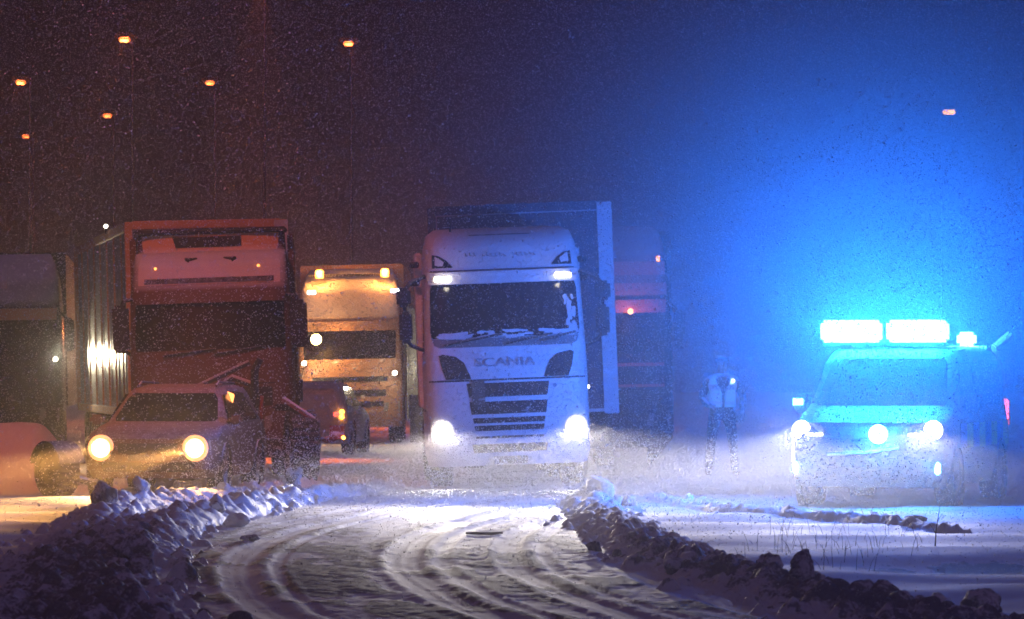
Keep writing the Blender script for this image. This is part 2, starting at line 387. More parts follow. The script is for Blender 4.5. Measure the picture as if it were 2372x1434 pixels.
def snow_mat():
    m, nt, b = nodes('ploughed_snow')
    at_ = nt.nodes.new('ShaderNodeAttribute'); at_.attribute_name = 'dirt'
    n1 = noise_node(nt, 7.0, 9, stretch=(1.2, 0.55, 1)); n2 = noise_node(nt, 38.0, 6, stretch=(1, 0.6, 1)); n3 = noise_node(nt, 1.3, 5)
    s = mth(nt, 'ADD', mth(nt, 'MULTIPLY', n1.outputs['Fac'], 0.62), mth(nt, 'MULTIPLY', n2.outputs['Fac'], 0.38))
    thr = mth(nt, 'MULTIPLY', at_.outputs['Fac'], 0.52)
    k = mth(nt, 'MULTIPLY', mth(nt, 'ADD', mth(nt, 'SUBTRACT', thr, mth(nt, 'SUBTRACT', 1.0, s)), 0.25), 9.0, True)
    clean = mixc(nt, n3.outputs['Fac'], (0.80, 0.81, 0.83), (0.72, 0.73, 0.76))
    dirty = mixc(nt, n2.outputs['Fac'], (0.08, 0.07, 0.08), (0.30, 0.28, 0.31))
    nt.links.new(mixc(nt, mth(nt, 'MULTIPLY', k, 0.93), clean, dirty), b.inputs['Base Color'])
    b.inputs['Roughness'].default_value = 0.75; b.inputs['Specular IOR Level'].default_value = 0.3
    bp = nt.nodes.new('ShaderNodeBump'); bp.inputs['Strength'].default_value = 0.55; bp.inputs['Distance'].default_value = 0.03
    nt.links.new(mth(nt, 'MULTIPLY', s, mth(nt, 'ADD', at_.outputs['Fac'], 0.12)), bp.inputs['Height']); nt.links.new(bp.outputs[0], b.inputs['Normal'])
    return m
M['snow'] = snow_mat()
def grid_part(name, facemask, extra=None):
    ny, nx = Z.shape; idx = np.arange(ny*nx).reshape(ny, nx)
    q = np.stack([idx[:-1, :-1], idx[:-1, 1:], idx[1:, 1:], idx[1:, :-1]], -1)[facemask]
    used = np.unique(q); mp = np.full(ny*nx, -1); mp[used] = np.arange(len(used)); q = mp[q]
    co = np.stack([X.ravel()[used], D.ravel()[used], Z.ravel()[used]], -1); dv = dirtA.ravel()[used]
    if extra:
        n0 = len(co); co = np.vstack([co, np.array(extra[0])]); q = np.vstack([q, np.array(extra[1]) + n0]); dv = np.concatenate([dv, np.zeros(len(extra[0]))])
    me = bpy.data.meshes.new(name); me.vertices.add(len(co)); me.vertices.foreach_set('co', co.astype(np.float32).ravel())
    me.loops.add(q.size); me.loops.foreach_set('vertex_index', q.astype(np.int32).ravel())
    me.polygons.add(len(q)); me.polygons.foreach_set('loop_start', np.arange(0, q.size, 4, dtype=np.int32))
    me.update(calc_edges=True); me.validate()
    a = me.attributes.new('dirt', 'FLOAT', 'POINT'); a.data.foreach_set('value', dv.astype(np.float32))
    me.shade_smooth(); me.materials.append(M['snow'])
    o = bpy.data.objects.new(name, me); COL.objects.link(o); return o
fm = lambda a: (a[:-1, :-1] + a[1:, 1:])/2
bankF = fm(bank) > 0.16; roadF = (fm(onroad) > 0.5) & ~bankF; sideF = fm(X)
ex0, ex1, ey0, ey1 = -150, 150, -20, 380
xa, xb, ya, yb = float(xs[0]), float(xs[-1]), float(ds[0]), float(ds[-1])
gv = [(ex0,ey0,0),(ex1,ey0,0),(ex1,ya,0),(ex0,ya,0),(xa,ya,0),(xb,ya,0),(xa,yb,0),(xb,yb,0),(ex0,yb,0),(ex1,yb,0),(ex1,ey1,0),(ex0,ey1,0)]
gf = [(0,1,2,3),(3,4,6,8),(5,2,9,7),(8,9,10,11)]
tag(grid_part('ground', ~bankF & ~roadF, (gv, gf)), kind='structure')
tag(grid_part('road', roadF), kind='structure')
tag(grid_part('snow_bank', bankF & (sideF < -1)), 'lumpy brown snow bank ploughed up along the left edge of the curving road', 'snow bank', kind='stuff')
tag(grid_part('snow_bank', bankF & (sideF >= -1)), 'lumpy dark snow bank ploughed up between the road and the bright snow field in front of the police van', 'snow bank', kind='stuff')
def ground_z(x, d):
    j = int(np.clip(round((x-xs[0])/dx), 0, len(xs)-1)); i = int(np.clip(np.searchsorted(ds, d), 0, len(ds)-1)); return float(Z[i, j])

# big lumps that stand out of the banks
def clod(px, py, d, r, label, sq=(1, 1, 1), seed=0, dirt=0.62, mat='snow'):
    x = (px-1186)*d/FPX; z = ground_z(x, d); r = r*.86
    bm = bmesh.new(); bmesh.ops.create_icosphere(bm, subdivisions=4, radius=1)
    g = np.random.default_rng(seed); off = g.random(3)*50
    from mathutils import noise as mn
    dirs = [Vector(g.normal(0, 1, 3)).normalized() for _ in range(9)]; cuts = [g.uniform(0.62, 0.92) for _ in dirs]
    for v in bm.verts:
        p = v.co.copy(); k = 1.0
        for dv, c in zip(dirs, cuts):
            t = p.dot(dv)
            if t > c: k = min(k, c/t)
        k *= 1 + 0.16*mn.noise(p*2.2 + Vector(off)) + 0.08*mn.noise(p*6 + Vector(off)) + 0.04*mn.noise(p*15 + Vector(off))
        v.co = Vector((p.x*sq[0], p.y*sq[1], p.z*sq[2]))*k*r
    me = bpy.data.meshes.new('snow_clod'); bm.to_mesh(me); bm.free(); me.shade_smooth(); me.materials.append(M[mat])
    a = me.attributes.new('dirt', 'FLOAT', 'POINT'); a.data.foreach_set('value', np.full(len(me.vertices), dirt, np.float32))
    o = bpy.data.objects.new('snow_clod', me); COL.objects.link(o); o.location = (x, d, z + r*sq[2]*0.45)
    o.rotation_euler = (0, 0, g.uniform(0, 6)); return tag(o, label, 'snow clod', 'large snow clods on the banks')
dy = lambda y: CAMZ*FPX/(y-870)
clod(1862, 1395, 29.3, .15, 'largest upright dark snow clod, standing on the crest of the right snow bank', (0.95, .8, 1.25), 1)
clod(1782, 1350, 30.6, .13, 'pointed snow clod just left of the largest clod on the right bank', (1, .9, 1.0), 2)
clod(1560, 1340, 32.0, .12, 'squarish snow clod on the road side of the right bank, halfway along it', (1.1, .9, .85), 3)
clod(2275, 1425, 27.2, .17, 'rounded brown snow clod at the bottom right end of the right bank', (1.25, 1, .8), 4)
clod(2000, 1400, 28.0, .14, 'broad low snow clod right of the largest upright clod', (1.3, 1, .8), 5)
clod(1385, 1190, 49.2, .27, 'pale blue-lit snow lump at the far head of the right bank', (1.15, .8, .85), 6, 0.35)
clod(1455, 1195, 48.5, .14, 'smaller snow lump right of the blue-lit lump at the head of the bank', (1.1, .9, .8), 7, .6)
clod(240, 1215, 44.5, .20, 'peaked snow clod at the top of the outer left bank', (.95, .9, 1.1), 8)
clod(325, 1180, 47.5, .15, 'round snow clod behind the peaked clod on the outer left bank', (1, .9, 1), 9, .5)
clod(283, 1180, 47.6, .12, 'smaller of the two paired clods behind the peaked clod on the left bank', (1, .9, .9), 10, .6)
clod(500, 1205, 43.0, .13, 'tilted snow clod on the crest of the inner left bank', (1.2, .9, .8), 11, .6)
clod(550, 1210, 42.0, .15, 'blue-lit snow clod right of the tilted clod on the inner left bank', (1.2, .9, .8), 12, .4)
clod(310, 1320, 32.5, .17, 'dark humped snow clod in the middle of the left rubble', (1.3, 1, .8), 13)
clod(325, 1350, 30.5, .13, 'dark snow clod right beside the road edge below the humped clod', (1, 1, .9), 14)
clod(580, 1250, 38.2, .09, 'small grey snow clod lying on the white road by the inner left bank', (1.4, 1, .6), 15)
clod(473, 1424, 26.6, .05, 'little dark clod lying on the road at the bottom of the picture', (1.1, 1, .8), 16, 1.0)
clod(1375, 1278, 35.8, .09, 'small dark clod on the road side foot of the right bank', (1, 1, .8), 17, 1.0)
clod(1430, 1290, 35.0, .06, 'tiny dark clod next to the small clod at the foot of the right bank', (1, 1, .9), 18, 1.0)
clod(2120, 1196, 43.8, .11, 'small dark clod out on the snow field in front of the police van', (1.5, 1, .5), 19, .9)

def stems():
    mb = MB(); r = random.Random(3)
    for _ in range(95):
        px = r.gauss(1910, 110); py = r.gauss(1268, 26)
        if py < 1215: py = 1240
        d = dy(py); x = (px-1186)*d/FPX; z = ground_z(x, d)-0.02; h = r.uniform(0.05, 0.24); lx = r.gauss(0, .05)
        mb.tube([(x, d, z), (x+lx*.4, d, z+h*.6), (x+lx, d+r.gauss(0, .03), z+h)], [.0026, .002, .001], 4)
    return mb
tag(stems().build('dry_grass', 'straw', smooth=False), 'sparse dry grass stalks poking through the bright snow field', 'grass', kind='stuff')
d = dy(1262); x, _, _ = at(2170, 0, d); z = ground_z(x, d) - .02
w = MB().tube([(x-.02, d, z), (x-.01, d, z+.18), (x+.03, d, z+.42)], [.007, .005, .002], 6)
w.tube([(x-.012, d, z+.14), (x-.07, d, z+.24)], [.004, .002], 5); w.tube([(x, d, z+.25), (x+.05, d, z+.34)], [.003, .0015], 5)
tag(w.build('weed_stalk', 'straw'), 'single tall weed stalk standing in the snow field in front of the police van', 'weed')
d = dy(1240); x, _, _ = at(1122, 0, d)
sp = MB(); pts = [(x-.19, d-.02, 0.045), (x-.06, d, 0.05), (x+.07, d+.015, 0.052), (x+.19, d+.03, 0.05)]
sp.tube([(p[0], p[1], ground_z(p[0], p[1])+0.02) for p in pts], [.012, .016, .017, .011], 8)
tag(sp.build('stick', 'wood'), 'dark stick lying across the tyre tracks in the middle of the road', 'stick')

# ------------------------------------------------------------------ articulated trucks
def trailer(name, label, loc, yaw, roll, L=13.2, H=4.15, w=1.27, side='curtain', front='panel', wall='slate'):
    t = thing(name, label, 'trailer', loc, yaw, roll)
    MB().box(-w+.02, w-.02, .02, L-.02, 1.05, H-.03).build('box_body', side, t, bevel=.02)
    fr = MB()
    for sx in (-1, 1):
        fr.box(sx*w-.06, sx*w+.06, -.03, .14, 1.0, H); fr.box(sx*w-.05, sx*w+.05, L-.12, L+.02, 1.0, H)
        fr.box(sx*w-.045, sx*w+.045, .14, L-.12, H-.14, H+.01); fr.box(sx*w-.04, sx*w+.04, .14, L-.12, 1.0, 1.14)
        for k in range(1, 8): fr.box(sx*w-.02, sx*w+.012, L*k/8-.02, L*k/8+.02, 1.14, H-.14)
    fr.box(-w+.06, w-.06, -.02, .1, H-.12, H+.015)
    fr.build('frame', front, t, bevel=.012)
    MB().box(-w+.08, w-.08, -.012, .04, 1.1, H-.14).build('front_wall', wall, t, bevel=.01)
    MB().box(w-.16, w+.07, -.07, -.032, 1.02, H-.01).build('corner_post', 'panel', t, bevel=.01)  # only the right post is pale: light on that side put into colour
    ch = MB().box(-.5, -.36, 1.0, L-.2, .78, 1.04).box(.36, .5, 1.0, L-.2, .78, 1.04)
    for k in range(6): ch.box(-.36, .36, 1.4+2*k, 1.5+2*k, .82, 1.0)
    ch.box(-w+.05, -w+.1, 4.2, L-4.6, .5, .95).box(w-.1, w-.05, 4.2, L-4.6, .5, .95)
    ch.build('chassis', 'frame', t)
    for k in range(3):
        for sx in (-1, 1): wheel(t, sx*(w-.2), L-3.9+1.31*k, .5, .36, sx)
    return t

def build_main_truck():
    loc = (0.0, 56.2, 0.0)
    t = thing('semi_truck', 'white semi truck with bright white headlights driving down the middle of the road', 'truck', loc, 3.0, -2.2)
    t.scale = (.955, 1, 1.012)
    S = Shell([(.34, .10, 2.3, 1.20), (.50, .0, 2.3, 1.24), (.95, -.02, 2.3, 1.25), (1.6, .02, 2.3, 1.25), (2.05, .10, 2.3, 1.245), (2.2, .16, 2.3, 1.24),
               (3.0, .34, 2.3, 1.215), (3.14, .36, 2.3, 1.21), (3.55, .62, 2.3, 1.17), (3.74, .95, 2.3, 1.12), (3.83, 1.45, 2.3, 1.0)], .09, .22)
    S.body().build('cab', 'white', t)
    ws = S.patch([(2.20, -1.13, 1.13), (2.30, -1.15, 1.15), (2.9, -1.13, 1.13), (2.98, -1.10, 1.10)], .012, .05, 24).build('windscreen', 'glass', t)
    sn = MB()                                           # snow lying along the foot of the glass
    for k in range(46):
        u = random.uniform(-1, 1); x = u*1.0; z = 2.20 + random.uniform(0, .08)*(1.2-abs(u)*.4)
        sn.obox((x, S.fy(x, z)-.02, z), random.uniform(.08, .26), .04, random.uniform(.015, .05), Matrix.Rotation(random.gauss(0, .12), 3, 'Y'))
    for k in range(20):
        z = random.uniform(2.25, 2.75); x = random.uniform(.92, 1.08)
        sn.obox((x, S.fy(x, z)-.018, z), random.uniform(.03, .1), .03, random.uniform(.03, .14), Matrix.Rotation(random.gauss(0, .3), 3, 'Y'))
    sn.build('stuck_snow', 'panel', ws, bevel=.012)
    for (x0, z0, x1, z1) in ((-.95, 2.10, -.05, 2.24), (.0, 2.10, .72, 2.22), (.55, 2.12, 1.08, 2.24)):
        n = 7; wp = [(x0+(x1-x0)*i/n, z0 + (z1-z0)*i/n) for i in range(n+1)]
        MB().tube([(x, S.fy(x, z)-.05, z) for x, z in wp], .018, 6).build('wiper', 'black', t)
    S.patch([(2.06, -1.02, 1.02), (2.10, -1.1, 1.1), (2.19, -1.13, 1.13)], .006, .04, 24).build('cowl', 'dark', t)
    S.patch([(2.985, -1.14, 1.14), (3.06, -1.17, 1.17), (3.16, -1.165, 1.165)], .10, .12, 24).build('sun_visor', 'panel', t)
    S.patch([(3.175, -1.12, 1.12), (3.19, -1.11, 1.11)], .012, .03, 20).build('seam', 'black', t)
    for mir in (False, True):
        S.frontpoly([(-1.08, 3.23), (-.76, 3.23), (-.86, 3.34), (-.97, 3.41), (-1.07, 3.43)], .014, .03, mir).build('roof_window', 'glass', t)
        mk = S.frontpoly([(-1.06, 3.03), (-.80, 3.03), (-.80, 3.10), (-1.06, 3.10)], .125, .04, mir).build('marker_light', 'e_marker', t, bevel=.01)
        x = 0.93*(1 if mir else -1)
        lamp('POINT', t, (x, S.fy(x, 3.06)-.30, 3.06), 14, (1, .9, .7), .04)
    r = random.Random(5)                                 # weathered remains of roof lettering, unreadable in the photograph
    for k in range(17):
        x = -.56 + k*.066
        if k in (3, 10): continue
        hh = r.uniform(.05, .10); zz = 3.39 + r.uniform(-.01, .01); q = S.fy(x, zz)-.004
        MB().prism([(0, -hh/2), (.016, -hh/2), (.016, -.01), (.04, -.01), (.04, .006), (.016, .006), (.016, hh/2), (0, hh/2)], lambda u, w: (x+u, q, zz+w), lambda u, w: (x+u, q+.02, zz+w)).build('faded_letter', 'lens', t)
    S.patch([(3.70, -.46, .44), (3.715, -.5, .5)], .02, .03, 12).build('roof_groove', 'black', t)
    MB().tube([(-.75, 1.2, 3.78), (-.76, 1.2, 3.98)], [.02, .01], 6).build('antenna', 'black', t)
    # bonnet panel details
    text_mesh('brand_lettering', 'SCANIA', .125, .008, 'brand', t, (-.02, S.fy(0, 1.84)-.018, 1.83), (R(87), 0, 0), 1.5)
    for mir in (False, True):
        S.frontpoly([(-1.04, 1.95), (-.98, 1.97), (-.78, 1.93), (-.66, 1.84), (-.58, 1.66), (-.56, 1.60), (-.94, 1.60), (-1.0, 1.75)], .014, .04, mir).build('air_intake', 'grille', t)
    S.patch([(1.568, -1.2, 1.2), (1.592, -1.2, 1.2)], .008, .03, 24).build('seam', 'black', t)
    for (z0, z1, w0, w1) in ((1.335, 1.535, .60, .635), (1.085, 1.265, .57, .60), (.955, 1.03, .54, .56), (.845, .92, .52, .54), (.735, .765, .52, .52)):
        S.patch([(z0, -w0, w0), (z1, -w1, w1)], .010, .04, 14).build('grille_slot', 'grille', t)
        lv = MB(); n = max(1, int((z1-z0)/.05))
        for i in range(1, n): 
            z = z0+(z1-z0)*i/n; S.patch([(z-.006, -w0+.03, w0-.03), (z+.006, -w0+.03, w0-.03)], .022, .03, 12, lv)
        if n > 1: lv.build('louvre', 'dark', t)
    S.patch([(1.22, -.56, -.36), (1.58, -.56, -.36)], .03, .05, 4).build('badge_plate', 'plate', t)
    MB().lathe([(0, .001), (0, .03), (.03, .03)], (.72, S.fy(.72, 1.47)-.02, 1.47), 'y', 12).build('emblem', 'brand', t)
    S.patch([(.53, -.56, .56), (.65, -.58, .58)], .012, .04, 14).build('lower_intake', 'grille', t)
    MB().box(-.26, .26, -.06, -.03, .36, .47).build('licence_plate', 'plate', t, bevel=.006)
    for mir in (False, True):
        h = S.frontpoly([(-1.20, .66), (-.84, .70), (-.82, .74), (-.90, .92), (-1.02, .99), (-1.20, 1.0)], .016, .08, mir).build('headlight', 'lens', t)
        m = -1 if mir else 1; hx = -1.03*m
        MB().lathe([(0, .001), (0, .14), (.03, .15)], (hx, S.fy(hx, .85)-.06, .85), 'y', 20).build('lens', 'e_truck', h)
        MB().lathe([(0, .142), (-.005, .17), (.04, .18), (.04, .142)], (hx, S.fy(hx, .85)-.055, .85), 'y', 20, True).build('reflector_glow', 'e_truckhalo', h)  # headlight halo drawn as a glowing ring
        MB().obox((-.93*m, S.fy(-.93*m, .735)-.03, .735), .2, .03, .04).build('daylight_strip', 'e_truck', h)
        lamp('SPOT', t, (hx, -.28, .85), 320000, (1, .90, .80), .08, (0, -1, -.065), 80, .7, .064, 'headlight_beam')
        lamp('SPOT', t, (hx, -.25, .85), 900, (1, .93, .85), .09, (0, -1, -.30), 78, .9, None, 'headlight_glow')
        # mirrors on arms
        s = -1 if not mir else 1
        mr = MB().box(s*1.52-.10, s*1.52+.10, .25, .45, 2.16, 2.62).build('mirror', 'black', t, bevel=.045)
        MB().box(s*1.54-.11, s*1.54+.11, .22, .46, 2.68, 2.96).build('wide_mirror', 'black', t, bevel=.045)
        MB().tube([(s*1.2, .5, 2.02), (s*1.45, .38, 2.12), (s*1.52, .36, 2.22)], .03, 6).build('mirror_arm', 'black', t); MB().tube([(s*1.2, .55, 3.12), (s*1.42, .4, 3.04), (s*1.54, .36, 2.90)], .035, 6).build('mirror_arm', 'black', t); MB().tube([(s*1.52, .36, 2.5), (s*1.53, .36, 2.75)], .03, 6).build('mirror_arm', 'black', t)
        S.side(s, [(.75, 1.95), (.62, 2.12), (.80, 2.85), (1.55, 2.85), (1.6, 1.95)], .008, .03).build('door_window', 'glass', t)
        S.side(s, [(.5, 1.15), (.5, 1.18), (1.75, 1.18), (1.75, 1.15)], .008, .03).build('door_seam', 'black', t)
        MB().box(s*1.25-.06, s*1.25+.05, 1.72, 2.5, 1.2, 3.5).build('side_deflector', 'panel', t, bevel=.02)
        for zz in (3.05, 3.32): MB().tube([(s*1.28, 1.5, zz), (s*1.36, 1.6, zz)], .05, 8).build('bracket', 'black', t)
    MB().box(-1.15, 1.15, .3, 2.2, .40, .9).box(-.45, .45, 2.0, 5.8, .62, .95).build('chassis', 'frame', t)
    for (y, r) in ((1.45, .51), (4.6, .51)):
        for s in (-1, 1): wheel(t, s*1.02, y, r, .34, s)
    MB().lathe([(0, .001), (0, .03), (.03, .03)], (1.30, 1.0, 1.42), 'y', 10).build('side_lamp', 'e_marker', t)
    MB().obox((1.33, 2.0, .98), .04, .05, .10).build('amber_marker', 'e_dimamber', t)
    MB().tube([(1.27, 1.6, 1.42), (1.31, 1.05, 1.42)], .015, 6).build('lamp_stalk', 'black', t)
    return t
build_main_truck()
tr = trailer('trailer', 'tall box trailer with a front wall darkened by painted shade behind the white semi truck', (.27, 59.4, 0), -1.3, -2.2, 13.2, 4.30, 1.36, 'panel', 'slate', 'slate')

def build_red_truck():
    t = thing('semi_truck', 'unlit dark red semi truck behind the car with yellow headlights, orange light on its roof', 'truck', (-4.66, 60.2, 0), 2.0, -2.0)
    S = Shell([(.36, .10, 2.3, 1.22), (.6, .0, 2.3, 1.27), (1.1, .0, 2.3, 1.28), (2.0, .08, 2.3, 1.28), (2.85, .28, 2.3, 1.26), (3.02, .30, 2.3, 1.25), (3.15, .38, 2.3, 1.24), (3.42, .62, 2.3, 1.22), (3.60, .92, 2.3, 1.2), (3.64, 1.2, 2.3, 1.19), (3.68, 1.24, 2.3, 1.19), (3.96, 1.30, 2.3, 1.18)], .11, .22)
    S.body().build('cab', 'red', t)
    S.patch([(3.10, -1.12, 1.12), (3.42, -1.12, 1.12), (3.60, -1.06, 1.06), (3.64, -1.06, 1.06), (3.68, -1.08, 1.08), (3.92, -1.10, 1.10)], .012, .05, 20).build('roof_deflector', 'orange_lit', t)
    S.patch([(3.71, -.55, .50), (3.88, -.60, .50)], .03, .05, 12).build('deflector_mesh', 'black', t)
    MB().box(-1.2, 1.22, 1.15, 2.4, 3.94, 4.0).build('roof_lip', 'dark', t, bevel=.02)
    S.patch([(2.06, -1.16, 1.16), (2.12, -1.18, 1.18), (2.75, -1.17, 1.17), (2.84, -1.14, 1.14)], .012, .05, 24).build('windscreen', 'dimglass', t)
    S.patch([(2.80, -1.16, 1.16), (2.90, -1.2, 1.2), (3.08, -1.18, 1.18)], .13, .14, 24).build('sun_visor', 'red', t)
    S.patch([(3.12, -1.02, 1.02), (3.20, -1.02, 1.02)], .03, .05, 16).build('roof_slot', 'black', t)
    for x in (-.36, .40):
        z = 3.49; sg = 1 if x > 0 else -1
        MB().tube([(x, S.fy(x, z)-.05, z-.01), (x-sg*.05, S.fy(x, z)-.02, z+.01), (x-sg*.17, S.fy(x, z)+.0, z+.03)], [.055, .03, .012], 10).build('air_horn', 'black', t)
    for x in (-.85, .78):
        z = 3.37; MB().lathe([(0, .001), (0, .022), (.03, .022)], (x, S.fy(x, z)-.03, z), 'y', 10).build('roof_marker', 'e_dimamber', t)
    for s in (-1, 1):
        MB().box(s*1.40-.13, s*1.40+.13, .15, .38, 2.05, 2.80).build('mirror', 'black', t, bevel=.05)
        MB().tube([(s*1.2, .5, 2.9), (s*1.36, .3, 2.86), (s*1.40, .28, 2.74)], .03, 6).build('mirror_arm', 'black', t); MB().tube([(s*1.22, .45, 2.0), (s*1.40, .28, 2.1)], .03, 6).build('mirror_arm', 'black', t)
        S.side(s, [(.75, 1.95), (.62, 2.12), (.80, 2.75), (1.5, 2.75), (1.55, 1.95)], .008, .03).build('door_window', 'glass', t)
        MB().box(s*1.27-.05, s*1.27+.05, 1.8, 2.45, 1.1, 3.9).build('side_deflector', 'red', t, bevel=.02)
        S.frontpoly([(-1.18, .78), (-.78, .78), (-.82, .98), (-1.18, 1.05)], .014, .06, s > 0).build('headlight', 'lens', t)
    for (x0, z0, x1, z1) in ((-.75, 1.98, .1, 2.07), (.05, 1.98, .85, 2.09)):
        MB().tube([(x0+(x1-x0)*i/6, S.fy(x0+(x1-x0)*i/6, z0)-.05, z0+(z1-z0)*i/6) for i in range(7)], .018, 6).build('wiper', 'black', t)
    S.patch([(1.15, -.95, .95), (1.45, -.95, .95)], .012, .04, 16).build('grille', 'grille', t)
    S.patch([(.62, -.8, .8), (.95, -.75, .75)], .012, .04, 16).build('lower_intake', 'grille', t)
    S.patch([(1.50, -1.0, 1.0), (1.515, -1.0, 1.0)], .010, .03, 16).build('seam', 'black', t)
    MB().box(-1.15, 1.15, .3, 2.2, .40, .9).box(-.45, .45, 2.0, 5.8, .62, .95).build('chassis', 'frame', t)
    for y in (1.45, 4.6):
        for s in (-1, 1): wheel(t, s*1.04, y, .51, .34, s)
build_red_truck()
lt = trailer('trailer', 'dark curtain sided trailer with wet side catching white light, behind the unlit red truck', (-4.93, 63.2, 0), 10.2, -1.5, 13.0, 4.2, 1.28, 'curtain', 'orange_lit')
for (px, py, d, nm) in ((245, 524, 66.5, 'a'), (515, 515, 63.3, 'b')):   # two white roof lamps on the trailer
    p = Vector(at(px, py, d)); inv = lt.matrix_basis.inverted(); 
    o = MB().lathe([(0, .001), (0, .035), (.05, .035)], (0, 0, 0), 'y', 12).build('roof_lamp', 'e_marker', lt)
    q = Matrix.LocRotScale(lt.location, lt.rotation_euler, None).inverted() @ p; o.location = q
    MB().tube([(0, .06, -.02), (0, .10, -.12)], .015, 6).build('lamp_stalk', 'black', o)

def simple_truck(label, loc, yaw, roll, band, H=4.0, body='red', beacons=False, lamps=False):
    t = thing('semi_truck', label, 'truck', loc, yaw, roll)
    S = Shell([(.4, .08, 2.3, 1.2), (.7, .0, 2.3, 1.25), (1.9, .06, 2.3, 1.25), (2.8, .25, 2.3, 1.23), (3.05, .32, 2.3, 1.22), (H-.55, .7, 2.3, 1.18), (H-.2, 1.2, 2.3, 1.1), (H, 1.7, 2.3, 1.0)], .09, .2)
    S.body().build('cab', body, t)
    S.patch([(2.05, -1.1, 1.1), (2.72, -1.12, 1.12)], .012, .05, 16).build('windscreen', 'dimglass', t)
    S.patch([(2.72, -1.14, 1.14), (2.95, -1.16, 1.16)], .10, .12, 16).build('sun_visor', band, t)
    for (a, b, c) in ((1.62, 1.5, .9), (1.30, 1.15, .85), (1.02, .9, .8)): S.patch([(b, -c, c), (a, -c, c)], .012, .04, 12).build('grille_slot', 'grille', t)
    for s in (-1, 1):
        MB().box(s*1.38-.10, s*1.38+.10, .2, .42, 2.1, 2.75).build('mirror', 'black', t, bevel=.04)
        MB().tube([(s*1.2, .45, 2.9), (s*1.38, .3, 2.7)], .03, 6).build('mirror_arm', 'black', t)
        S.frontpoly([(-1.18, .75), (-.78, .78), (-.82, .98), (-1.18, 1.02)], .014, .06, s > 0).build('headlight', 'lens', t)
        S.side(s, [(.75, 1.95), (.62, 2.12), (.80, 2.75), (1.5, 2.75), (1.55, 1.95)], .008, .03).build('door_window', 'glass', t)
    MB().box(-1.15, 1.15, .3, 2.2, .40, .9).box(-.45, .45, 2.0, 5.5, .62, .95).build('chassis', 'frame', t)
    for y in (1.45, 4.4):
        for s in (-1, 1): wheel(t, s*1.02, y, .5, .32, s)
    return t, S
# truck with amber roof beacons far behind in the gap
t, S = simple_truck('distant pale truck with amber roof beacons and one bright yellow work lamp', (-3.85, 92, 0), 0, -1.2, 'tan', 4.25, 'tan')
MB().box(-1.25, 1.28, 1.9, 9.0, 1.1, 4.36).build('load_box', 'orange_lit', t, bevel=.03)
for px in (748, 901):
    x = (px-818)/96.7
    b = MB().lathe([(0, .001), (0, .09), (.05, .1), (.16, .1), (.2, .07), (.2, .001)], (x, .9, 4.02), 'z', 14).build('roof_beacon', 'e_amber', t)
    lamp('POINT', t, (x, .75, 4.15), 500, (1, .35, .06), .08)
MB().box(-1.0, 1.0, .95, 1.05, 4.05, 4.11).build('roof_bar', 'dark', t, bevel=.015)
for px in (733, 926):
    x = (px-818)/96.7; MB().obox((x, .05, 3.66), .20, .05, .09).build('marker_light', 'e_cold', t, bevel=.01)
for (px, py, r, P, nm) in ((743, 785, .13, 1300, 'work_lamp'), (714, 840, .06, 120, 'side_lamp'), (923, 866, .06, 120, 'side_lamp')):
    x = (px-818)/96.7; z = CAMZ + (870-py)/96.7
    w = MB().lathe([(0, .001), (0, r), (.10, r*.8)], (x, -.28, z), 'y', 18).build(nm, 'e_work' if P > 500 else 'e_marker', t)
    MB().tube([(x, -.2, z), (x*.95, .1, z)], .03, 6).build('bracket', 'black', w)
    lamp('POINT', t, (x, -.45, z), P, (1, .50, .17) if P > 500 else (1, .9, .7), r*.8)
# pale trailer side shining behind the right edge of that truck
tag(MB().box(-.10, .22, 0, 7, 1.2, 3.2).box(-.12, -.08, -.05, 7, .6, 3.3).box(-.08, .24, 1, 1.4, .1, 1.2).box(-.08, .24, 5, 5.4, .1, 1.2).build('equipment_container', 'curtain', bevel=.01),
    'narrow pale metal container glinting white beside the distant truck with amber beacons', 'container').location = at(955, 0, 88)[:2] + (0,)
lamp('POINT', None, at(905, 850, 86), 500, (1, .88, .6), .08, name='added_fill_light')  # light added without a lamp body to brighten the background

# banded truck behind the white one
t, S = simple_truck('dim truck with pale pink horizontal bands, half hidden behind the white semi truck', (1.55, 66, 0), -1, -1.0, 'pinkband', 4.28, 'dark')
bd = MB()
for (a, b) in ((3.98, 4.08), (3.70, 3.86), (3.30, 3.55), (3.03, 3.24)): pass
for (a, b, c) in ((4.15, 4.21, 1.06), (3.98, 4.08, 1.06), (3.38, 3.62, 1.15), (3.03, 3.24, 1.17)):
    S.patch([(a, -c, c), (b, -c, c)], .03, .06, 14).build('front_band', 'pinkband', t)
for (z0, z1) in ((1.80, 1.86), (1.44, 1.49)): S.patch([(z0, -1.1, 1.1), (z1, -1.1, 1.1)], .02, .04, 14).build('front_band', 'pinkband', t)
p = at(1468, 722, 65.7); x = p[0]-1.55
MB().lathe([(0, .001), (.0, .05), (.05, .05)], (x, S.fy(x, 2.72)-.16, p[2]), 'y', 14).build('amber_lamp', 'e_sodhot', t)
lamp('POINT', t, (x, S.fy(x, 2.72)-.60, p[2]), 70, (1, .30, .10), .05)
MB().box(-1.3, 1.3, 2.3, 10, 1.1, 4.2).build('load_box', 'dark', t, bevel=.03)
MB().box(1.0, 1.06, .3, .36, 3.6, 3.7).build('marker_light', 'e_dimamber', t)
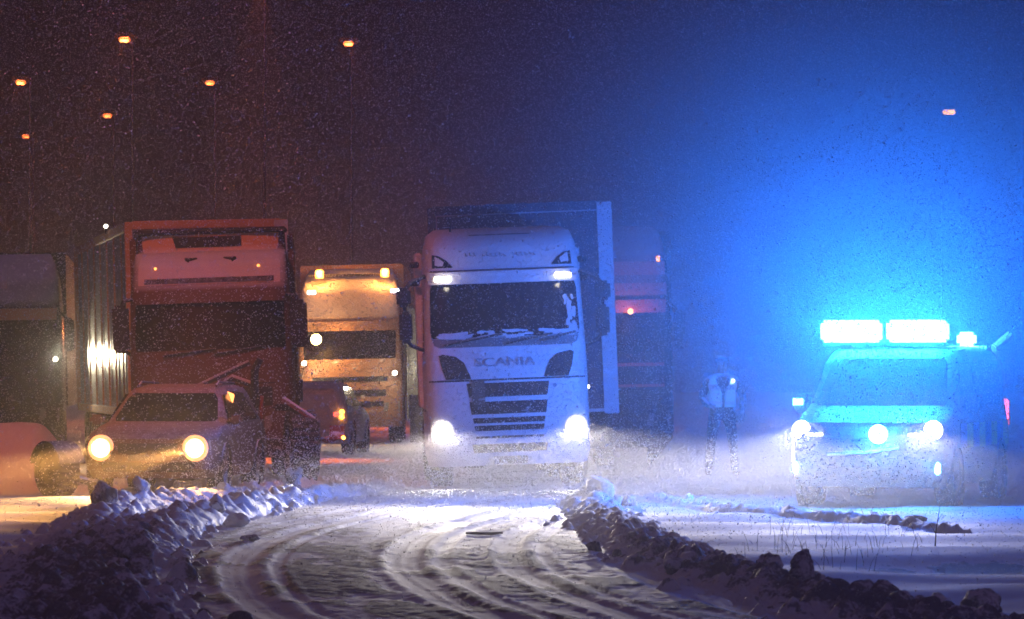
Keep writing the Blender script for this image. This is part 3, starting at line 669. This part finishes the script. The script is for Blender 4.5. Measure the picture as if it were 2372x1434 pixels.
# far left truck
t, S = simple_truck('very dark truck at the far left edge of the picture behind a snow heap', (-9.95, 74.5, 0), 5, -1, 'orange_lit', 4.05, 'dark')
S.patch([(3.86, -.2, 1.02), (4.0, -.2, .96)], .03, .06, 12).build('roof_edge', 'orange_lit', t)
S.patch([(3.35, .0, .18), (3.86, .0, .18)], .03, .06, 4).build('roof_edge', 'orange_lit', t)
MB().box(-1.28, 1.28, 2.4, 10, 1.0, 4.1).build('load_box', 'dark', t, bevel=.03)
wl = MB().lathe([(0, .001), (0, .05), (.06, .05)], (1.12, -.08, 1.95), 'y', 12).build('work_lamp', 'e_marker', t)  # lamp body added to go with the trailer light, no lamp seen here
lamp('SPOT', t, (1.15, -.5, 2.0), 3000, (1, .86, .58), .06, (.30, -1, -.02), 60, .9, name='trailer_fill_light')  # light added to make the trailer's wet side shine

# ------------------------------------------------------------------ passenger car with yellow headlights
def build_car(name, label, loc, yaw, roll, col, lit=True, rear=False):
    t = thing(name, label, 'car', loc, yaw, roll)
    S = Shell([(.24, .10, 4.45, .86), (.36, .0, 4.5, .92), (.60, .0, 4.5, .935), (.78, .06, 4.5, .93), (.86, .22, 4.48, .91), (.95, .75, 4.45, .88), (1.0, 1.15, 4.42, .86), (1.36, 1.75, 4.2, .72), (1.46, 1.98, 4.1, .67), (1.53, 2.5, 3.8, .55)], .16, .26)
    S.body(.06).build('body', col, t)
    S.patch([(1.01, -.70, .70), (1.05, -.73, .73), (1.33, -.64, .64), (1.40, -.58, .58)], .012, .04, 16).build('windscreen', 'glass', t)
    for s in (-1, 1):
        S.side(s, [(1.55, 1.02), (2.0, 1.38), (2.75, 1.42), (2.75, 1.0)], .01, .03).build('side_window', 'glass', t)
        S.side(s, [(2.82, 1.0), (2.82, 1.42), (3.5, 1.40), (4.0, 1.02)], .01, .03).build('side_window', 'glass', t)
        mr = MB().box(s*.99-.10, s*.99+.10, 1.3, 1.48, .96, 1.10).build('mirror', col, t, bevel=.04)
        MB().tube([(s*.85, 1.45, .99), (s*.95, 1.42, 1.02)], .025, 6).build('mirror_stalk', 'black', mr)
        h = S.frontpoly([(-.86, .56), (-.50, .56), (-.48, .68), (-.60, .74), (-.84, .76)], .012, .06, s > 0).build('headlight', 'lens', t)
        for yy in (.92, 3.6):
            w = wheel(t, s*.82, yy, .335, .22, s)
            MB().lathe([(-.03*s, .39), (.04*s, .39), (.04*s, .335), (-.03*s, .335)], (s*.915, yy, .335), 'x', 24, True).build('wheel_arch', 'dark', t)
        if lit:
            x = s*.655
            MB().lathe([(0, .001), (0, .125), (.03, .14)], (x, S.fy(x, .655)-.045, .655), 'y', 18).build('lens', 'e_car', h)
            MB().lathe([(0, .128), (-.005, .17), (.03, .185), (.03, .128)], (x, S.fy(x, .655)-.045, .655), 'y', 20, True).build('reflector_glow', 'e_carhalo', h)  # glowing ring drawn for the yellow halo
            lamp('SPOT', t, (x, -.22, .655), 760000, (1, .45, .11), .06, (-.36, -1, -.085), 46, .7, .15, 'headlight_beam')
            lamp('SPOT', t, (x, -.24, .655), 2600, (1, .52, .15), .10, (0, -1, -.30), 96, .9, None, 'headlight_glow')
        else:
            mb = MB(); mb.obox((s*.72, 4.47, .84), .20, .07, .10); mb.build('tail_lamp', 'e_red', t, bevel=.015)
            for zz in (.80, .90): MB().lathe([(0, .001), (0, .05), (-.03, .05)], (s*.80, 4.52, zz), 'y', 12).build('tail_bulb', 'e_amber', t)
    S.patch([(.58, -.40, .40), (.72, -.42, .42)], .012, .04, 12).build('grille', 'grille', t)
    S.patch([(.33, -.62, .62), (.46, -.66, .66)], .012, .04, 12).build('lower_intake', 'grille', t)
    MB().box(-.26, .26, -.03, 0.0, .48, .57).build('licence_plate', 'plate', t, bevel=.004)
    rk = MB()
    for s in (-1, 1): rk.tube([(s*.56, 2.2, 1.50), (s*.56, 2.4, 1.56), (s*.56, 3.6, 1.54), (s*.56, 3.8, 1.48)], .018, 6)
    rk.build('roof_rail', 'dark', t)
    if rear:
        MB().box(-.6, .6, 4.2, 4.26, 1.05, 1.38).build('rear_window', 'panel', t, bevel=.03)
    return t
car = build_car('estate_car', 'grey estate car with two glowing yellow headlights in front of the unlit red truck', (-5.00, 52.6, 0), -6, 0, 'carpaint')
# glowing plate painted in for the sodium lamp's reflection in the side window
MB().prism([(0, 0), (.10, -.03), (.16, .25), (.04, .30)], lambda x, z: (.63+x, 2.35, 1.13+z), lambda x, z: (.63+x, 2.40, 1.13+z)).build('reflection_glow_plate', 'e_dimamber', car, bevel=.01)
build_car('parked_car', 'snow covered parked car seen from behind with a red tail lamp, beyond the tractor', (-4.0, 84, 0), 176, 0, 'panel', False, True)

# ------------------------------------------------------------------ low tractor between car and truck
def build_tractor():
    t = thing('tractor', 'low red tractor half covered with snow, between the grey car and the white truck', 'tractor', (-3.15, 57.4, 0), 0, 0)
    wl = wheel(t, 0, 0, .56, .42, 1); wl.rotation_euler = (0, 0, R(12))
    wheel(t, -.1, 1.25, .56, .42, 1)
    fw = wheel(t, -2.3, .15, .40, .26, 1); fw.rotation_euler = (0, 0, R(8))
    # fender over the near rear wheel: a slanting plate
    MB().obox((-.02, -.02, 1.13), .62, .50, .05, Matrix.Rotation(R(33), 3, 'Y')).obox((.24, -.02, .86), .05, .5, .24).build('fender', 'tractor', t, bevel=.015)
    MB().obox((-.02, -.12, 1.165), .60, .30, .04, Matrix.Rotation(R(33), 3, 'Y')).build('fender_snow', 'panel', t, bevel=.015)
    MB().prism([(-2.75, .62), (-2.78, 1.18), (-2.4, 1.36), (-1.3, 1.42), (-.75, 1.30), (-.60, 1.0), (-.60, .62)], lambda x, z: (x, .05, z), lambda x, z: (x, .85, z)).build('bonnet', 'tractor', t, bevel=.05)
    MB().obox((-1.7, .4, 1.43), 1.5, .5, .06, Matrix.Rotation(R(-3), 3, 'Y')).obox((-1.0, -.02, 1.1), .75, .2, .05).build('bonnet_snow', 'panel', t, bevel=.025)
    MB().box(-2.4, .2, .25, .65, .42, .70).build('frame', 'frame', t, bevel=.02)
    MB().tube([(-.72, .12, .9), (-.70, .12, 1.75)], [.07, .06], 10).tube([(-.70, .12, 1.75), (-.62, .1, 1.9)], [.06, .05], 10).build('exhaust', 'black', t)
    MB().tube([(-.62, .2, .9), (-.60, .2, 1.35)], .03, 8).build('grab_rail', 'tractor', t)
    MB().tube([(-1.35, .3, 1.40), (-1.05, .3, 1.62), (-.72, .2, 1.50)], .05, 8).tube([(-1.75, .3, 1.40), (-.80, .35, 1.85)], .04, 8).build('loader_arm', 'dark', t)
    MB().box(-.45, -.05, .3, .8, 1.12, 1.22).box(-.10, -.02, .3, .8, 1.22, 1.62).build('seat', 'black', t, bevel=.04)
    MB().box(-1.18, -.72, -.12, .12, .50, .54).box(-1.18, -1.12, -.12, .12, .18, .5).box(-1.12, -.68, -.12, .1, .30, .34).box(-.74, -.68, -.12, .1, .18, .5).build('step', 'panel', t, bevel=.012)
    MB().obox((-.62, -.22, .44), .05, .04, .20).build('reflector_glow', 'e_dimamber', t)  # amber reflector given a glow of its own
    ar = MB().tube([(.2, .3, .66), (.45, .2, .70), (.62, .15, .78)], .05, 8).obox((.53, .15, .80), .22, .1, .20).build('lamp_arm', 'tractor', t)
    MB().lathe([(0, .001), (.0, .03), (.04, .03)], (.63, .08, .72), 'y', 10).build('lamp_lens', 'e_amber', ar)
build_tractor()
def build_dolly():
    x, d, _ = at(133, 0, 52.6)
    t = thing('wheel_dolly', 'single large dark tyre on a low axle in orange snow beside the grey car', 'wheel dolly', (x, d, ground_z(x, d)-.03), 38)
    w = wheel(t, 0, 0, .36, .34, -1, 'wheel', 'rubber')
    MB().tube([(.1, -.05, .30), (.45, -.05, .22), (.75, -.05, .16)], .05, 8).build('axle', 'frame', t)
    MB().prism([(math.cos(a)*.42, .36+math.sin(a)*.42) for a in [R(q) for q in range(20, 165, 12)]] + [(math.cos(a)*.39, .36+math.sin(a)*.39) for a in [R(q) for q in range(160, 15, -12)]], lambda y, z: (-.2, y, z), lambda y, z: (.2, y, z)).build('fender', 'black', t)
build_dolly()
def build_post():
    x, d, _ = at(678, 0, 53.0); z = ground_z(x, d)
    t = thing('marker_post', 'short stubby post caked in pale violet snow at the road edge before the tractor', 'post', (x, d, z))
    MB().lathe([(-.05, .10), (.0, .10), (.22, .095), (.30, .085), (.33, .04), (.33, .001)], (0, 0, 0), 'z', 16).build('post', 'steel', t)
    mb = MB()
    for k in range(26):
        a = random.uniform(0, 6.28); zz = random.uniform(.02, .33); mb.obox((math.cos(a)*.10, math.sin(a)*.10, zz), random.uniform(.04, .09), random.uniform(.04, .08), random.uniform(.04, .10), Matrix.Rotation(a, 3, 'Z'))
    mb.build('caked_snow', 'panel', t, bevel=.018)
build_post()

# ------------------------------------------------------------------ police van
def build_van():
    t = thing('police_van', 'police van with glaring blue roof lights and headlights standing on the right', 'police van', (4.40, 48.0, 0), -17, 0); t.scale = (1.05, 1.0, 1.04)
    S = Shell([(.24, .12, 4.9, .86), (.38, .02, 4.95, .93), (.60, .0, 4.95, .95), (.88, .05, 4.95, .95), (1.02, .16, 4.95, .945), (1.16, .75, 4.93, .93), (1.22, .95, 4.92, .92), (1.80, 1.55, 4.85, .82), (1.90, 1.75, 4.8, .78), (1.95, 2.2, 4.7, .68)], .12, .22)
    S.body().build('body', 'vanpaint', t)
    S.patch([(1.22, -.78, .78), (1.27, -.80, .80), (1.74, -.72, .72), (1.80, -.68, .68)], .012, .04, 16).build('windscreen', 'glass', t)
    S.patch([(.82, -.5, .5), (.97, -.52, .52)], .012, .04, 14).build('grille', 'grille', t)
    S.patch([(.34, -.7, .7), (.50, -.74, .74)], .012, .04, 14).build('lower_intake', 'grille', t)
    S.patch([(.62, -.30, .30), (.72, -.30, .30)], .02, .03, 6).build('licence_plate', 'plate', t)
    MB().tube([(-.45, S.fy(-.45, .66)-.05, .64), (0, S.fy(0, .66)-.06, .66), (.42, S.fy(.42, .7)-.05, .72)], .02, 8).build('push_bar', 'silver', t)
    for s in (-1, 1):
        S.side(s, [(1.35, 1.25), (1.75, 1.74), (2.5, 1.76), (2.5, 1.22)], .01, .03).build('door_window', 'glass', t)
        S.side(s, [(2.6, 1.22), (2.6, 1.76), (4.55, 1.74), (4.6, 1.22)], .01, .03).build('side_window', 'glass', t)
        for k in range(4):
            S.side(s, [(1.2+k*.9, .70), (1.2+k*.9, 1.0), (1.65+k*.9, 1.0), (1.65+k*.9, .70)], .006, .02).build('blue_square', 'vanblue', t)
            S.side(s, [(1.65+k*.9, .70), (1.65+k*.9, 1.0), (2.1+k*.9, 1.0), (2.1+k*.9, .70)], .006, .02).build('yellow_square', 'vanyellow', t)
        h = S.frontpoly([(-.92, .82), (-.52, .86), (-.52, .96), (-.70, 1.02), (-.92, 1.02)], .012, .05, s > 0).build('headlight', 'lens', t)
        x = s*.80
        MB().lathe([(0, .001), (0, .10), (.03, .115)], (x, S.fy(x, .93)-.04, .93), 'y', 18).build('lens', 'e_van', h)
        MB().obox((s*.62, S.fy(s*.62, .87)-.03, .875), .2, .03, .03).build('daylight_strip', 'e_van', h)
        lamp('SPOT', t, (x, -.22, .93), 34000, (.92, .87, 1), .07, (0, -1, -.13), 90, .8, .068, 'headlight_beam')
        lamp('SPOT', t, (x, -.20, .93), 330, (.93, .86, 1), .08, (0, -1, -.30), 78, .9, None, 'headlight_glow')
        MB().obox((s*.86, S.fy(s*.86, .46)-.03, .47), .07, .04, .15).build('fog_flash', 'e_blue', t, bevel=.02)
        lamp('POINT', t, (s*.86, -.15, .47), 110, (.05, .34, 1), .04)
        mr = MB().box(s*1.06-.10, s*1.06+.10, 1.35, 1.55, 1.12, 1.36).build('mirror', 'dark', t, bevel=.04)
        MB().tube([(s*.9, 1.5, 1.2), (s*1.0, 1.45, 1.22)], .03, 6).build('mirror_stalk', 'black', mr)
        if s < 0:
            MB().obox((s*1.09, 1.33, 1.26), .12, .04, .08).build('mirror_flash', 'e_blue', mr)
            lamp('POINT', t, (s*1.09, 1.22, 1.26), 160, (.05, .34, 1), .05)
        MB().obox((s*.86, 4.97, 1.1), .14, .06, .36).build('tail_lamp', 'e_red', t, bevel=.02)
        for yy in (1.0, 4.2):
            wheel(t, s*.83, yy, .35, .24, s)
            MB().lathe([(-.03*s, .42), (.04*s, .42), (.04*s, .35), (-.03*s, .35)], (s*.93, yy, .36), 'x', 24, True).build('wheel_arch', 'dark', t)
    MB().box(-.8, .8, 4.94, 5.02, .34, .62).build('rear_bumper', 'dark', t, bevel=.03)
    # grille flash
    MB().lathe([(0, .001), (0, .11), (.04, .12)], (.16, S.fy(.16, .88)-.05, .88), 'y', 18).build('grille_flash', 'e_blue', t)
    lamp('POINT', t, (.16, -.22, .88), 620, (.03, .42, 1), .10)
    # roof light bar: two lit halves on a base
    lb = MB().box(-.92, .64, 1.90, 2.20, 1.95, 2.0).build('light_bar', 'dark', t, bevel=.02)
    for (a, b) in ((-.93, -.20), (-.10, .64)):
        MB().box(a, b, 1.88, 2.22, 2.0, 2.28).build('flash_module', 'e_blue', lb, bevel=.04)
        for k in range(3):
            x = a + (b-a)*(k+.5)/3
            lamp('POINT', t, (x, 1.77, 2.16), 1250, (.004, .15, 1), .09, name='flash_light')
            lamp('SPOT', t, (x, 2.36, 2.24), 1650, (.02, .16, 1), .09, (-.632, .769, -.08), 52, .8, None, 'flash_light')
    rb = MB().box(-.78, .78, 4.2, 4.45, 1.92, 1.97).build('rear_light_bar', 'panel', t, bevel=.02)
    MB().box(.38, .60, 4.18, 4.46, 1.97, 2.15).build('flash_module', 'e_blue', rb, bevel=.04)
    lamp('POINT', t, (.50, 4.05, 2.10), 900, (.02, .20, 1), .08, name='flash_light')
    MB().tube([(.80, 4.6, 1.95), (.98, 4.78, 2.12)], [.05, .06], 8).tube([(.80, 4.62, 1.97), (.90, 4.7, 1.6), (.93, 4.72, 1.3)], [.045, .04, .02], 8).build('lit_corner_edge', 'panel', t)  # pale tubes stand in for the lit roof corner and rear pillar edge
build_van()

# ------------------------------------------------------------------ officer
def build_person():
    x, d, _ = at(1672, 0, 58.0)
    t = thing('person', 'person in dark uniform and pale reflective vest standing left of the police van', 'person', (x, d, ground_z(x, d)), 4)
    J = {}; E = []; Rd = {}
    def j(n, co, r, par=None, ry=None):
        J[n] = co; Rd[n] = (r, ry or r)
        if par: E.append((par, n))
    j('pel', (0, 0, .98), .155, None, .125); j('waist', (0, 0, 1.12), .155, 'pel', .12); j('chest', (0, 0, 1.32), .185, 'waist', .135); j('sho', (0, .0, 1.46), .13, 'chest', .10)
    j('neck', (0, -.01, 1.53), .062, 'sho'); j('head0', (0, -.025, 1.60), .078, 'neck', .09); j('head1', (0, -.02, 1.68), .085, 'head0', .10); j('head2', (0, -.01, 1.75), .07, 'head1', .08)
    for s, nm in ((-1, 'l'), (1, 'r')):
        j(nm+'hip', (s*.11, 0, .90), .105, 'pel'); j(nm+'kn', (s*.165, -.02, .50), .078, nm+'hip'); j(nm+'ank', (s*.20, .02, .10), .06, nm+'kn')
        j(nm+'heel', (s*.20, .04, .05), .052, nm+'ank'); j(nm+'toe', (s*.225, -.16, .04), .045, nm+'heel')
        j(nm+'sh', (s*.20, 0, 1.43), .078, 'sho')
    j('lel', (-.31, .04, 1.16), .062, 'lsh'); j('lwr', (-.19, -.17, 1.02), .042, 'lel')
    j('rel', (.33, .05, 1.18), .062, 'rsh'); j('rwr', (.30, -.06, .94), .043, 'rel')
    names = list(J); me = bpy.data.meshes.new('body'); me.from_pydata([J[n] for n in names], [(names.index(a), names.index(b)) for a, b in E], [])
    o = bpy.data.objects.new('body', me); COL.objects.link(o); o.modifiers.new('skin', 'SKIN'); sub = o.modifiers.new('sub', 'SUBSURF'); sub.levels = sub.render_levels = 2
    sv = me.skin_vertices[0].data
    for i, n in enumerate(names): sv[i].radius = Rd[n]; sv[i].use_root = (n == 'pel')
    m2 = bpy.data.meshes.new_from_object(o.evaluated_get(bpy.context.evaluated_depsgraph_get())); bpy.data.objects.remove(o)
    m2.shade_smooth(); m2.materials.clear(); m2.materials.append(M['cloth']); m2.materials.append(M['skin'])
    for p in m2.polygons: p.material_index = 1 if (1.535 < p.center.z < 1.74 and abs(p.center.x) < .12 and p.center.y < .02) else 0
    b = bpy.data.objects.new('body', m2); COL.objects.link(b); b.parent = t
    # face, cap, hands
    MB().tube([(0, -.115, 1.67), (0, -.135, 1.63), (0, -.112, 1.62)], [.008, .015, .008], 8).build('nose', 'skin', b)
    for s in (-1, 1):
        MB().lathe([(0, .001), (.0, .009), (.008, .006)], (s*.032, -.112, 1.675), 'y', 8).build('eye', 'black', b)
        MB().obox((s*.088, 0, 1.66), .012, .035, .055).build('ear', 'skin', b, bevel=.005)
    MB().obox((0, -.105, 1.585), .05, .012, .012).build('mouth', 'plate', b, bevel=.003)
    cp = MB().lathe([(1.71, .10), (1.74, .108), (1.77, .104), (1.80, .07), (1.81, .001)], (0, -.012, 0), 'z', 20).build('cap', 'cloth', t)
    MB().prism([(math.cos(R(a))*.10, -.06-abs(math.sin(R(a)))*.13) for a in range(0, 181, 15)], lambda x, y: (x, y, 1.715), lambda x, y: (x, y-.004, 1.728)).build('cap_peak', 'cloth', cp)
    def hand(w, dr, sd):
        w = Vector(w); dr = Vector(dr).normalized(); sd = Vector(sd).normalized(); nrm = dr.cross(sd)
        mb = MB().tube([w - dr*.02, w + dr*.03, w + dr*.085], [.028, .042, .036], 8)
        for k, ln in enumerate((.062, .075, .07, .055)):
            o0 = w + dr*.08 + sd*(.027 - k*.018)
            mb.tube([o0, o0 + dr*ln*.5 + nrm*.006, o0 + dr*ln*.8 + nrm*.022, o0 + dr*ln*.95 + nrm*.036], [.0095, .009, .008, .006], 6)
        th = w + dr*.02 + sd*.03
        mb.tube([th, th + sd*.03 + dr*.02, th + sd*.04 + dr*.05, th + sd*.036 + dr*.07 + nrm*.01], [.012, .011, .010, .007], 6)
        return mb
    hand(J['lwr'], (.45, -.35, -.35), (.2, 0, 1)).build('glove', 'cloth', t)
    hand(J['rwr'], (-.05, -.25, -1), (-1, 0, 0)).build('glove', 'cloth', t)
    # vest: shell around the torso, open V at the neck and a gap down the front
    rows = [(1.02, .195, .165), (1.12, .200, .165), (1.25, .215, .172), (1.36, .222, .175), (1.45, .20, .155), (1.50, .155, .125)]
    def ring(z, a):
        rx = float(np.interp(z, [q[0] for q in rows], [q[1] for q in rows])); ry = float(np.interp(z, [q[0] for q in rows], [q[2] for q in rows]))
        return (rx*math.sin(a), -ry*math.cos(a), z)
    vs = []
    for s in (-1, 1):
        mb = MB(); nz, na = 14, 16; g = []
        for i in range(nz+1):
            z = 1.02 + (1.50-1.02)*i/nz
            a0 = R(5) + (sm(1.20, 1.50, z)*R(30)); a1 = R(178) if z < 1.20 else R(178)
            for k in range(na+1):
                a = a0 + (a1-a0)*k/na; p = Vector(ring(z, s*a)); g.append(p)
        for outer in (0, 1):
            pass
        f = []
        for i in range(nz):
            for k in range(na):
                z = 1.02 + .48*(i+.5)/nz; am = 5 + 173*(k+.5)/na
                if z > 1.24 and 62 < am < 118: continue      # armholes
                f.append((i*(na+1)+k, i*(na+1)+k+1, (i+1)*(na+1)+k+1, (i+1)*(na+1)+k))
        mb.add(g, f)
        o = mb.build('vest_panel', 'vest', t); md = o.modifiers.new('solid', 'SOLIDIFY'); md.thickness = .012; md.offset = 1
        m3 = bpy.data.meshes.new_from_object(o.evaluated_get(bpy.context.evaluated_depsgraph_get())); o.modifiers.clear(); o.data = m3
        tp = MB()
        for (z0, z1) in ((1.06, 1.11), (1.28, 1.365)):
            pts = [(z, R(8)+(R(56)-R(8))*k/8) for k in range(9) for z in (z0, z1)]
            v = [Vector(ring(z, s*(a + float(sm(1.2, 1.5, z))*R(24)))) for z, a in pts]; v2 = [Vector((p.x*1.10, p.y*1.10, p.z)) for p in v]
            n = len(v2); tp.add(v2, [(2*k, 2*k+1, 2*k+3, 2*k+2) for k in range(8)])
        tp.build('reflective_tape', 'silver', o)
    p = ring(1.32, 0)
    text_mesh('chest_lettering', 'LIS', .06, .002, 'black', t, (.105, -.196, 1.32), (R(90), 0, R(18)), 1.15)
    text_mesh('chest_lettering', 'PO', .06, .002, 'black', t, (-.105, -.196, 1.32), (R(90), 0, R(-18)), 1.15)
    MB().obox((.155, -.16, 1.42), .035, .04, .045).build('chest_lamp', 'e_cold', t, bevel=.008)
    MB().obox((.26, .03, .88), .14, .12, .17).build('holster_bag', 'cloth', t, bevel=.03)
    MB().lathe([(.965, .172), (1.01, .172)], (0, 0, 0), 'z', 20).build('belt', 'black', t)
build_person()

# ------------------------------------------------------------------ sodium street lamps
def street_lamp(px, py, d, label, power, tilt, hot=False, fwd=-.12, cone=38):
    x, y, z = at(px, py, d)
    t = thing('street_lamp', label, 'street lamp', (x, y, 0), 0, 0, 'sodium lamps on masts')
    MB().tube([(.0, 1.6, 0), (0, 1.6, z*.7), (0, 1.6, z+.15)], [.03, .022, .02], 8).tube([(0, 1.6, z+.15), (0, .4, z+.22), (0, .1, z+.18)], [.02, .02, .02], 8).build('mast', 'steel', t)
    hd = MB().box(-.24, .24, -.30, .35, z+.02, z+.16).build('lamp_head', 'dark', t, bevel=.04)
    w = .13 if not hot else .17
    MB().obox((0, -.28, z-.01), w*2, .10, .13, Matrix.Rotation(R(35), 3, 'X')).build('lamp_glass', 'e_sodhot' if hot else 'e_sod', hd, bevel=.03)
    lamp('SPOT', t, (0, -.36, z-.14), power*(3.2 if cone == 38 else 1), (1, .16, .03), .02, (tilt, fwd, -1), cone, .7, name='sodium_light')
    lamp('POINT', t, (0, -.40, z-.12), power*.025, (1, .16, .03), .02, name='sodium_light')
street_lamp(290, 92, 88, 'bright orange lamp, uppermost in the left sky, its beam falling to the lower left', 145600, -.55)
street_lamp(808, 101, 98, 'orange lamp high in the dark centre left sky with its beam to lower right', 112000, .5)
street_lamp(50, 191, 100, 'orange lamp nearest the left edge, below the uppermost lamp', 112000, -.4)
street_lamp(487, 192, 108, 'small faint orange lamp between the two uppermost lamps, a little lower', 56000, .5)
street_lamp(250, 268, 114, 'small dim orange lamp above the unlit red truck', 44800, 0)
street_lamp(62, 316, 126, 'faintest orange lamp, lowest one near the left edge', 25200, 0)
street_lamp(2197, 260, 104, 'lone yellow orange lamp above the police van in the blue glow', 9000, -.2, True)
street_lamp(600, -75, 76, 'orange lamp just above the frame whose glow reaches the top edge', 224000, .0)
street_lamp(-148, -1300, 44, 'orange lamp over the left snow bank, above the frame', 620000, .10, False, 1.38, 37)
# unseen lamps added behind the trucks for a warm horizon glow
for (px, d, P) in ((560, 140, 100000), (960, 120, 90000), (60, 130, 20000)):
    x, y, _ = at(px, 0, d)
    t = thing('street_lamp', 'unseen orange lamp added behind the trucks for the horizon glow', 'street lamp', (x, y, 0), 0, 0, 'added lamps for the horizon glow')
    MB().tube([(0, .5, 0), (0, .5, 3.6)], [.08, .05], 8).build('mast', 'steel', t)
    MB().box(-.2, .2, .2, .7, 3.5, 3.65).build('lamp_head', 'dark', t, bevel=.03)
    lamp('POINT', t, (0, .1, 3.4), P, (1, .15, .04), .15, name='sodium_light')

# ------------------------------------------------------------------ falling snow and haze
def flake_mat():
    m = bpy.data.materials.new('snowflake'); m.use_nodes = True; nt = m.node_tree; nt.nodes.clear()
    o = nt.nodes.new('ShaderNodeOutputMaterial'); a = nt.nodes.new('ShaderNodeBsdfDiffuse'); b = nt.nodes.new('ShaderNodeBsdfTranslucent'); mx = nt.nodes.new('ShaderNodeMixShader')
    a.inputs[0].default_value = b.inputs[0].default_value = (.9, .9, .92, 1); mx.inputs[0].default_value = .5
    nt.links.new(a.outputs[0], mx.inputs[1]); nt.links.new(b.outputs[0], mx.inputs[2]); nt.links.new(mx.outputs[0], o.inputs[0]); return m
def flakes(n, n_sq, n_low):
    d = (rng.random(n*2)*(95**3 - 8**3) + 8**3)**(1/3); x = rng.uniform(-1, 1, n*2)*(0.15*d + 1.0); z = rng.random(n*2)*(0.118*d + 1.8)
    keep = rng.random(n*2) < .5
    c = np.stack([x, d, z], -1)[keep]; nb = len(c)
    # denser flakes added round the police van to carry its blue glow
    ds_ = rng.uniform(22, 53, n_sq); xs_ = 5.0*ds_/48 + rng.normal(0, 1, n_sq)*(0.055*ds_); zs_ = 1.65 + 0.03*ds_ + rng.normal(0, 1, n_sq)*(0.045*ds_)
    k_ = (zs_ > 0.02) & (xs_ < 0.19*ds_ + 1)
    c = np.vstack([c, np.stack([xs_, ds_, zs_], -1)[k_]])
    dl = rng.uniform(46, 57, n_low); xl = rng.normal(-.4, 2.6, n_low); zl = np.abs(rng.normal(0, .5, n_low))
    c = np.vstack([c, np.stack([xl, dl, zl], -1)]); m = len(c)
    r = rng.uniform(.0050, .0110, m)*np.where(rng.random(m) < .04, 1.7, 1.0); r[nb:len(c)-n_low] *= 1.05; r[:len(c)-n_low] *= np.clip(c[:len(c)-n_low, 1]/50, .45, 1.15)
    T = np.array([(1, 1, 1), (1, -1, -1), (-1, 1, -1), (-1, -1, 1)])/1.732
    q = rng.normal(0, 1, (m, 4)); q /= np.linalg.norm(q, axis=1)[:, None]; w_, x_, y_, z_ = q.T
    Rm = np.stack([1-2*(y_*y_+z_*z_), 2*(x_*y_-w_*z_), 2*(x_*z_+w_*y_), 2*(x_*y_+w_*z_), 1-2*(x_*x_+z_*z_), 2*(y_*z_-w_*x_), 2*(x_*z_-w_*y_), 2*(y_*z_+w_*x_), 1-2*(x_*x_+y_*y_)], -1).reshape(m, 3, 3)
    v = (np.einsum('mij,kj->mki', Rm, T)*r[:, None, None] + c[:, None, :]).reshape(-1, 3)
    F = np.array([(0, 1, 2), (0, 3, 1), (0, 2, 3), (1, 3, 2)]); f = (np.arange(m)[:, None, None]*4 + F[None]).reshape(-1, 3)
    me = bpy.data.meshes.new('falling_snow'); me.vertices.add(len(v)); me.vertices.foreach_set('co', v.astype(np.float32).ravel())
    me.loops.add(f.size); me.loops.foreach_set('vertex_index', f.astype(np.int32).ravel())
    me.polygons.add(len(f)); me.polygons.foreach_set('loop_start', np.arange(0, f.size, 3, dtype=np.int32)); me.update(calc_edges=True)
    me.materials.append(flake_mat()); o = bpy.data.objects.new('falling_snow', me); COL.objects.link(o)
    return tag(o, 'dense falling snowflakes filling the air in front of all the vehicles', 'falling snow', kind='stuff')
flakes(400000, 90000, 30000)
hm = bpy.data.materials.new('haze'); hm.use_nodes = True; hm.node_tree.nodes.clear()
ho = hm.node_tree.nodes.new('ShaderNodeOutputMaterial'); hv = hm.node_tree.nodes.new('ShaderNodeVolumePrincipled')
hv.inputs['Color'].default_value = (.92, .92, .94, 1); hv.inputs['Density'].default_value = HAZE; hv.inputs['Anisotropy'].default_value = .72
hm.node_tree.links.new(hv.outputs[0], ho.inputs['Volume'])
pm = bpy.data.materials.new('added_glow_cloud'); pm.use_nodes = True; _n = pm.node_tree; _n.nodes.clear()  # volume added to steepen the falloff of the blue glow
po = _n.nodes.new('ShaderNodeOutputMaterial'); pv = _n.nodes.new('ShaderNodeVolumePrincipled'); pt_ = _n.nodes.new('ShaderNodeTexCoord'); pg = _n.nodes.new('ShaderNodeTexGradient'); pg.gradient_type = 'SPHERICAL'
_n.links.new(pt_.outputs['Object'], pg.inputs[0]); pv.inputs['Color'].default_value = (.95, .95, .96, 1); pv.inputs['Anisotropy'].default_value = .55
_n.links.new(mth(_n, 'MULTIPLY', mth(_n, 'POWER', pg.outputs['Fac'], 2.6), 0.30), pv.inputs['Density']); _n.links.new(pv.outputs[0], po.inputs['Volume'])
bmv = bmesh.new(); bmesh.ops.create_uvsphere(bmv, u_segments=24, v_segments=14, radius=1.0); mev = bpy.data.meshes.new('added_glow_cloud'); bmv.to_mesh(mev); bmv.free(); mev.materials.append(pm)
bs = bpy.data.objects.new('added_glow_cloud', mev); COL.objects.link(bs); bs.location = (4.6, 46.0, 4.1); bs.scale = (8.2, 7.5, 6.4)
tag(bs, 'cloud of blown snow added to shape the blue glow around the police van', 'blown snow', kind='stuff')
hz = MB().box(-155, 155, -25, 385, -1.2, 24).build('haze', hm, smooth=False)
tag(hz, 'snowy night air glowing around every lamp', 'haze', kind='stuff')
